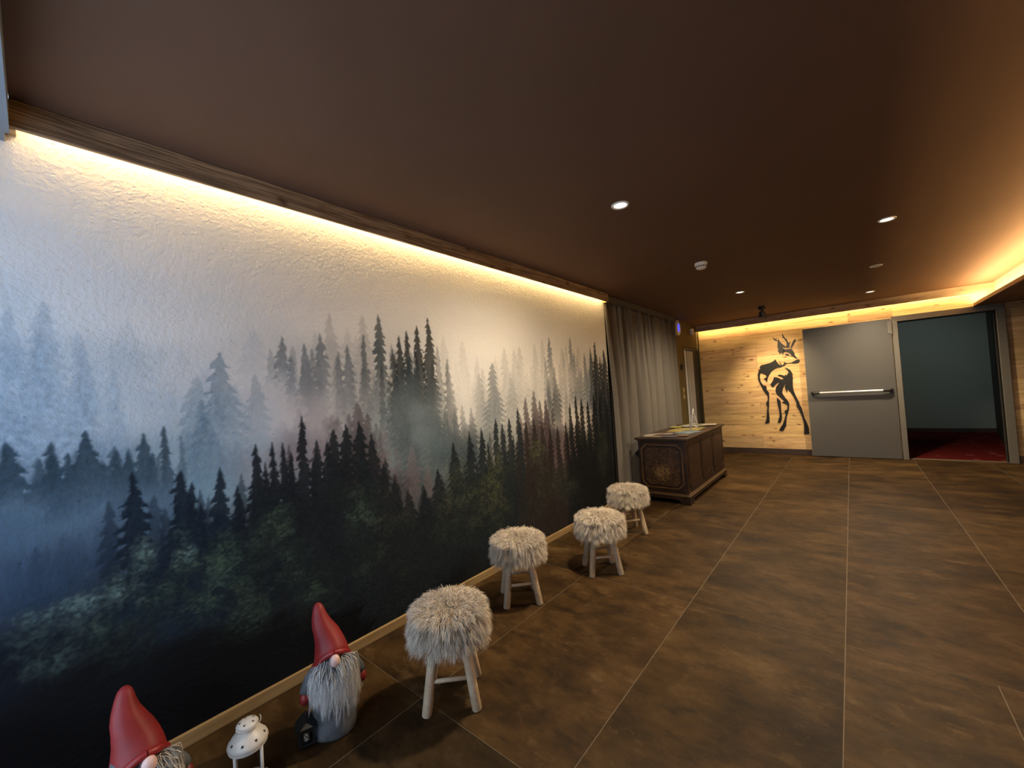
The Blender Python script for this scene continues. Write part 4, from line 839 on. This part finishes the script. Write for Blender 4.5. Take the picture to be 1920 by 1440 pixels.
# ---------------------------------------------------------------- hair strands
def strand_mesh(name, guides, per, jitter, width, mat, seed, clump=.6, droop=.5, segs=4, push=None, toneshift=0.0):
    r = np.random.default_rng(seed)
    groot, gdir, glen = guides
    K = len(groot); N = K * per
    gi = np.repeat(np.arange(K), per)
    root = groot[gi] + r.normal(0, jitter, (N, 3))
    d = gdir[gi] + r.normal(0, .22, (N, 3)); d /= np.linalg.norm(d, axis=1)[:, None]
    ln = glen[gi] * r.uniform(.75, 1.1, N)
    S = np.linspace(0, 1, segs + 1)
    g = np.array([0, 0, -1.0])
    side = np.cross(d, r.normal(0, 1, (N, 3))); side /= np.linalg.norm(side, axis=1)[:, None]
    wav = r.uniform(-.12, .12, (N, 1))
    P = []
    for s in S:
        p = root + d * (ln * s)[:, None] + g * (ln * droop * s * s)[:, None] + side * (wav * ln[:, None] * math.sin(s * 5))
        gp = groot[gi] + gdir[gi] * (glen[gi] * s)[:, None] + g * (glen[gi] * droop * s * s)[:, None]
        p = p + (gp - p) * clump * s * s
        if push is not None: p = push(p)
        P.append(p)
    V = []; 
    for k, s in enumerate(S):
        w = width * (1 - s) ** .7
        if k < segs:
            V.append(P[k] - side * w); V.append(P[k] + side * w)
        else: V.append(P[k])
    nv = 2 * segs + 1
    A = np.stack(V, 1).reshape(-1, 3)
    base = np.arange(N)[:, None] * nv
    quads = np.concatenate([base + np.array([2 * k, 2 * k + 1, 2 * k + 3, 2 * k + 2]) for k in range(segs - 1)], 0)
    tris = base + np.array([2 * segs - 2, 2 * segs - 1, 2 * segs])
    me = bpy.data.meshes.new(name)
    me.vertices.add(len(A)); me.vertices.foreach_set('co', A.astype(np.float32).ravel())
    li = np.concatenate([quads.ravel(), tris.ravel()]).astype(np.int32)
    ls = np.concatenate([np.arange(len(quads)) * 4, len(quads) * 4 + np.arange(len(tris)) * 3]).astype(np.int32)
    me.loops.add(len(li)); me.loops.foreach_set('vertex_index', li)
    me.polygons.add(len(ls)); me.polygons.foreach_set('loop_start', ls)
    me.update(calc_edges=True)
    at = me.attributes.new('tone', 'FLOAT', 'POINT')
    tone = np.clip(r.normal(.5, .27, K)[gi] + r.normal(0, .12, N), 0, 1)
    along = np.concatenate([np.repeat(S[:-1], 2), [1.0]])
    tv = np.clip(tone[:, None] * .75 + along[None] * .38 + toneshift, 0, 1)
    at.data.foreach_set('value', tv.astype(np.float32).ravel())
    me.materials.append(mat)
    return me

# ---------------------------------------------------------------- fur stools
def fur_guides(seed):
    r = np.random.default_rng(seed)
    R_, zt, zb = .150, .412, .305
    n1, n2, n3 = 340, 150, 560
    # top
    rad = R_ * np.sqrt(r.random(n1)) * .97; th = r.random(n1) * 2 * PI
    top = np.stack([rad * np.cos(th), rad * np.sin(th), np.full(n1, zt + .012) - .012 * (rad / R_) ** 2], 1)
    dt = np.stack([np.cos(th) * (.15 + .9 * rad / R_), np.sin(th) * (.15 + .9 * rad / R_), np.full(n1, .75)], 1) + r.normal(0, .30, (n1, 3))
    # rim
    th2 = r.random(n2) * 2 * PI
    rim = np.stack([R_ * np.cos(th2), R_ * np.sin(th2), np.full(n2, zt - .008)], 1)
    dr_ = np.stack([np.cos(th2), np.sin(th2), np.full(n2, .30)], 1) + r.normal(0, .22, (n2, 3))
    # sides
    th3 = r.random(n3) * 2 * PI; z3 = zb - .012 + (zt - zb) * r.random(n3)
    sd_ = np.stack([(R_ + .004) * np.cos(th3), (R_ + .004) * np.sin(th3), z3], 1)
    ds = np.stack([np.cos(th3) * .85, np.sin(th3) * .85, np.full(n3, -.45)], 1) + r.normal(0, .20, (n3, 3))
    g = np.concatenate([top, rim, sd_]); d = np.concatenate([dt, dr_, ds]); d /= np.linalg.norm(d, axis=1)[:, None]
    ln = np.concatenate([r.uniform(.028, .046, n1), r.uniform(.036, .052, n2), r.uniform(.038, .058, n3)])
    return g, d, ln
def make_stool():
    s = thing('fur_stool', 'x', 'stool', (0, 0, 0), group='fur topped stools along the mural')
    core = MB().lathe([(.001, .272), (.125, .272), (.148, .29), (.153, .33), (.151, .388), (.135, .414), (.09, .424), (.001, .427)], 36)
    c_ = obj('cushion', core, M['furcore'], s, smooth=True)
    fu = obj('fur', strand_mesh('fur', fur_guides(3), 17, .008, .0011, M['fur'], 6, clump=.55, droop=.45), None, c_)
    fu['kind'] = 'stuff'
    tops = []; feet = []
    for k in range(4):
        w = k * PI / 2
        c, sn = math.cos(w), math.sin(w)
        p0 = Vector((c * .155, sn * .155, .0005)); p1 = Vector((c * .098, sn * .098, .272))
        a = (p1 - p0).normalized()
        m_ = MB().tube([(0, 0, 0), tuple(a * .004), tuple(a * .14), tuple(p1 - p0)], [.0195, .0215, .0215, .0205], 16)
        # flat foot on the floor
        m_.v = [(x, y, max(z, 0.0)) for x, y, z in m_.v]
        obj('leg', m_, M['leg'], s, smooth=True, sharp=50, loc=tuple(p0))
        feet.append(p0); tops.append(p1)
    for (i, j) in ((3, 0), (1, 2)):
        f_ = .48
        a = feet[i].lerp(tops[i], f_); b = feet[j].lerp(tops[j], f_)
        obj('stretcher', MB().tube([tuple(a - a), tuple((b - a) * .5), tuple(b - a)], .0095, 10), M['leg'], s, smooth=True, loc=tuple(a))
    for (i, j) in ((0, 1), (2, 3)):
        f_ = .80
        a = feet[i].lerp(tops[i], f_); b = feet[j].lerp(tops[j], f_)
        obj('stretcher', MB().tube([(0, 0, 0), tuple((b - a) * .5), tuple(b - a)], .0095, 10), M['leg'], s, smooth=True, loc=tuple(a))
    return s
st = make_stool()
SPOTS = [(.705, 1.225, .0, 'round cream fur stool with wooden legs nearest the red-hatted gnomes'),
         (.415, 2.085, .03, 'round cream fur stool close to the wall, second from the gnomes'),
         (.670, 2.755, -.02, 'round cream fur stool third from the gnomes, partly hiding the farthest one'),
         (.505, 3.630, .05, 'round cream fur stool farthest back, right beside the painted chest')]
for i, (x, y, rz, lab) in enumerate(SPOTS):
    o = st if i == 0 else copy_tree(st)
    o.location = (x, y, 0); o.rotation_euler = (0, 0, rz); o['label'] = lab

# ---------------------------------------------------------------- gnomes
def make_gnome(name, label, loc, rz, scale, lean):
    g = thing(name, label, 'gnome', loc, rz, group='garden gnomes by the mural')
    g.scale = (scale,) * 3
    prof = [(.001, 0.0), (.086, 0.0), (.091, .012), (.090, .04), (.084, .09), (.078, .14), (.075, .19), (.073, .24), (.070, .29), (.060, .335), (.001, .345)]
    rb_ = random.Random(2)
    obj('coat', MB().lathe(prof, 40, fn=lambda p, w: (p[0] * (1 + .025 * math.sin(3 * w + p[2] * 20)), p[1] * (1 + .025 * math.sin(4 * w)), p[2])), M['gnome'], g, smooth=True)
    # hat
    def bend(p, w):
        h = max(0, (p[2] - .315) / .208)
        front = math.cos(w)
        zz = p[2]
        if p[2] < .39: zz += (.028 * max(0, front) ** 3 - .052 * (1 - max(0, front)) ** 2) * (1 - (p[2] - .315) / .075)
        return (p[0] * (1 + .03 * math.sin(5 * w)) + lean[0] * h ** 1.25, p[1] + lean[1] * h ** 1.25 + .006 * math.sin(h * 7), zz)
    hp = [(.067, .316), (.071, .321), (.069, .335), (.064, .352), (.057, .375), (.050, .402), (.043, .430), (.034, .458), (.027, .482), (.022, .500), (.017, .513), (.009, .521), (.0008, .524)]
    hat = obj('hat', MB().lathe(hp, 48, fn=bend), M['red'], g, smooth=True)
    pts = []
    for k in range(49):
        w = 2 * PI * k / 48; fr_ = max(0, math.cos(w))
        pts.append((.070 * math.cos(w) * (1 + .03 * math.sin(5 * w)) + .004 * fr_, .070 * math.sin(w), .318 + .028 * fr_ ** 3 - .052 * (1 - fr_) ** 2))
    obj('hat_rim', MB().tube(pts, .0115, 10, caps=False), M['redroll'], hat, smooth=True)
    obj('nose', MB().ball((.085, .0, .319), (.019, .0195, .025)), M['nose'], g, smooth=True)
    # beard
    r = np.random.default_rng(9)
    K = 170
    th = r.uniform(-1.05, 1.05, K); z = .322 - .030 * (1 - np.cos(th)) - .085 * r.random(K) * np.cos(th * .9)
    rr_ = .068 + .008 * r.random(K)
    root = np.stack([rr_ * np.cos(th), rr_ * np.sin(th), z], 1)
    d = np.stack([np.cos(th) * .55, np.sin(th) * .75, np.full(K, -.55)], 1) + r.normal(0, .12, (K, 3)); d /= np.linalg.norm(d, axis=1)[:, None]
    ln = r.uniform(.080, .132, K) * (.62 + .38 * np.cos(th))
    def push(p):
        rad = np.hypot(p[:, 0], p[:, 1]); lim = np.interp(p[:, 2], [0, .1, .2, .33], [.096, .090, .082, .070]) + .004
        k = np.maximum(1, lim / np.maximum(rad, 1e-5))
        over = np.minimum(1, (lim + .030) / np.maximum(rad, 1e-5))
        p = p.copy(); p[:, :2] *= (k * np.where(k > 1, 1, over))[:, None]; return p
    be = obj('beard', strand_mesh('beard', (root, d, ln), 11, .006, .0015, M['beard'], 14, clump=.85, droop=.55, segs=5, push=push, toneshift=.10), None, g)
    be['kind'] = 'stuff'
    sh_ = MB(); V = []; F = []
    for k in range(9):
        for i in range(25):
            a = -.85 + 1.7 * i / 24; zz = .316 - .05 * (1 - math.cos(a)) - (.135 * (math.cos(a * .95) ** .6 if math.cos(a * .95) > 0 else 0) + .02) * k / 8
            rr2 = np.interp(zz, [0, .1, .2, .33], [.096, .090, .081, .070]) + .002
            V.append((rr2 * math.cos(a), rr2 * math.sin(a), zz))
    for k in range(8):
        for i in range(24):
            q = k * 25 + i; F.append((q, q + 1, q + 26, q + 25))
    sh_.add(V, F)
    uo = obj('beard_underlayer', sh_, M['beardcore'], be, smooth=True)
    sd2 = uo.modifiers.new('thick', 'SOLIDIFY'); sd2.thickness = .004; sd2.offset = 0
    for s in (-1, 1):
        ar = obj('sleeve', MB().tube([(.010, s * .055, .285), (.018, s * .086, .250), (.024, s * .104, .218), (.028, s * .110, .203)], [.018, .024, .024, .021], 14), M['gnome'], g, smooth=True)
        mt = MB().ball((.033, s * .112, .186), (.021, .019, .025))
        mt.ball((.047, s * .100, .192), (.009, .009, .013), 12, 8)
        obj('mitten', mt, M['mitten'], ar, smooth=True)
    return g
make_gnome('garden_gnome', 'grey bearded gnome with red pointed hat beside the nearest fur stool, holding a black lantern', (.42, .803, .0), -.28, 1.0, (-.034, -.044))
make_gnome('garden_gnome', 'red-hatted gnome cut off at the bottom left corner of the photo', (.42, .185, .0), .20, 1.0, (-.045, -.014))

# small black tin lantern in the gnome's mitten
gl = thing('tin_lantern', 'tiny black tin lantern with house roof hanging from the gnome mitten', 'lantern', (.4215, .6855, .018), -.35)
gl.scale = (.86,) * 3
hw, hz = .029, .070
for sx in (-1, 1):
    for sy in (-1, 1):
        obj('post', MB().box(sx * hw - .004, sx * hw + .004, sy * hw - .004, sy * hw + .004, .006, hz), M['tin'], gl)
obj('base', MB().box(-hw - .007, hw + .007, -hw - .007, hw + .007, 0, .006), M['tin'], gl)
obj('top_frame', MB().box(-hw - .005, hw + .005, -hw - .005, hw + .005, hz, hz + .005), M['tin'], gl)
for s in (-1, 1):
    obj('roof_panel', MB().prism([(s * (hw + .016), hz + .004), (0, hz + .043), (0, hz + .046), (s * (hw + .017), hz + .0075)], lambda a, b, t: (t, a, b), -hw - .012, hw + .012), M['tin'], gl)
    obj('gable', MB().prism([(-hw, hz + .005), (hw, hz + .005), (0, hz + .036)], lambda a, b, t: (t, a, b), s * hw - .0015, s * hw + .0015), plain('tan_gable', (.16, .12, .075), .6, .2, 20), gl)
    for (f_, q) in ((0, 'x'), (1, 'y')):
        if f_ == 0: b_ = MB().tube([(s * hw, -hw, .008), (s * hw, hw, hz)], .0016, 6).tube([(s * hw, hw, .008), (s * hw, -hw, hz)], .0016, 6)
        else: b_ = MB().tube([(-hw, s * hw, .008), (hw, s * hw, hz)], .0016, 6).tube([(hw, s * hw, .008), (-hw, s * hw, hz)], .0016, 6)
        obj('cross_bar', b_, M['tin'], gl)
    obj('pane', MB().box(s * (hw - .003) - .0006, s * (hw - .003) + .0006, -hw + .004, hw - .004, .006, hz), M['glass'], gl)
obj('candle', MB().lathe([(.012, .006), (.012, .032), (.001, .034)], 14), M['wax'], gl, smooth=True)
obj('hanging_wire', MB().tube([(0, 0, hz + .044), (-.002, .003, .150), (.003, .004, .182)], .0012, 6), plain('rusty_wire', (.12, .03, .02), .6, .2, 30), gl)

# white enamel lantern with star cut-outs
wl_ = thing('enamel_lantern', 'white enamel lantern with star holes in the lid between the two gnomes', 'lantern', (.430, .480, 0), .2)
obj('base', MB().lathe([(.066, 0), (.068, .010), (.060, .018), (.052, .022), (.001, .022)], 36), M['lantern'], wl_, smooth=True, sharp=40)
obj('glass_cylinder', MB().lathe([(.0505, .0225), (.0505, .153), (.049, .153), (.049, .0225)], 36, caps=False), M['glass'], wl_, smooth=True, sharp=40)
for k in range(4):
    w = k * PI / 2 + .3
    obj('upright', MB().tube([(.0570 * math.cos(w), .0570 * math.sin(w), .018), (.0570 * math.cos(w), .0570 * math.sin(w), .157)], .0055, 8), M['lantern'], wl_, smooth=True)
obj('top_ring', MB().lathe([(.062, .152), (.063, .161), (.0495, .161), (.0495, .152), (.062, .152)], 36, caps=False), M['lantern'], wl_, smooth=True, sharp=40)
cd = obj('cover', MB().lathe([(.063, .1615), (.065, .165), (.061, .176), (.048, .192), (.033, .203), (.027, .208), (.025, .216), (.028, .219)], 40), M['lantern'], wl_, smooth=True, sharp=50)
kn = obj('cap', MB().lathe([(.028, .2195), (.035, .221), (.036, .226), (.031, .233), (.015, .238), (.001, .239)], 36), M['lantern'], wl_, smooth=True, sharp=50)
def star(m_, c, n, r, up):
    n = Vector(n).normalized(); a = Vector(up) - n * Vector(up).dot(n); a.normalize(); b = n.cross(a)
    P = []
    for i in range(10):
        rr2 = r if i % 2 == 0 else r * .48; w = 2 * PI * i / 10
        P.append(Vector(c) + a * rr2 * math.cos(w) + b * rr2 * math.sin(w))
    v0 = [tuple(p - n * .002) for p in P] + [tuple(p + n * .0005) for p in P]
    m_.add(v0, [tuple(range(10)), tuple(range(19, 9, -1))] + [(i, (i + 1) % 10, (i + 1) % 10 + 10, i + 10) for i in range(10)])
for k in range(8):
    w = 2 * PI * k / 8; m_ = MB(); c, s = math.cos(w), math.sin(w)
    star(m_, (c * .0545, s * .0545, .1842), (.776 * c, .776 * s, .63), .0062, (c, s, 0)); obj('star_hole', m_, M['hole'], cd)
for k in range(5):
    w = 2 * PI * k / 5 + .4; m_ = MB(); c, s = math.cos(w), math.sin(w)
    star(m_, (c * .0235, s * .0235, .2356), (.25 * c, .25 * s, 1), .0050, (c, s, 0)); obj('star_hole', m_, M['hole'], kn)
pts = []
for k in range(17):
    w = PI * k / 16
    pts.append((.003 + .0 * w, .042 * math.cos(w),   .229 - .006 * math.sin(w)))
obj('handle', MB().tube([(x + .037 * math.sin(PI * k / 16) + .002, y, z + .002) for k, (x, y, z) in enumerate(pts)], .0013, 6), M['lantern'], wl_, smooth=True)
obj('candle', MB().lathe([(.020, .0225), (.020, .045), (.001, .047)], 18), M['wax'], wl_, smooth=True)
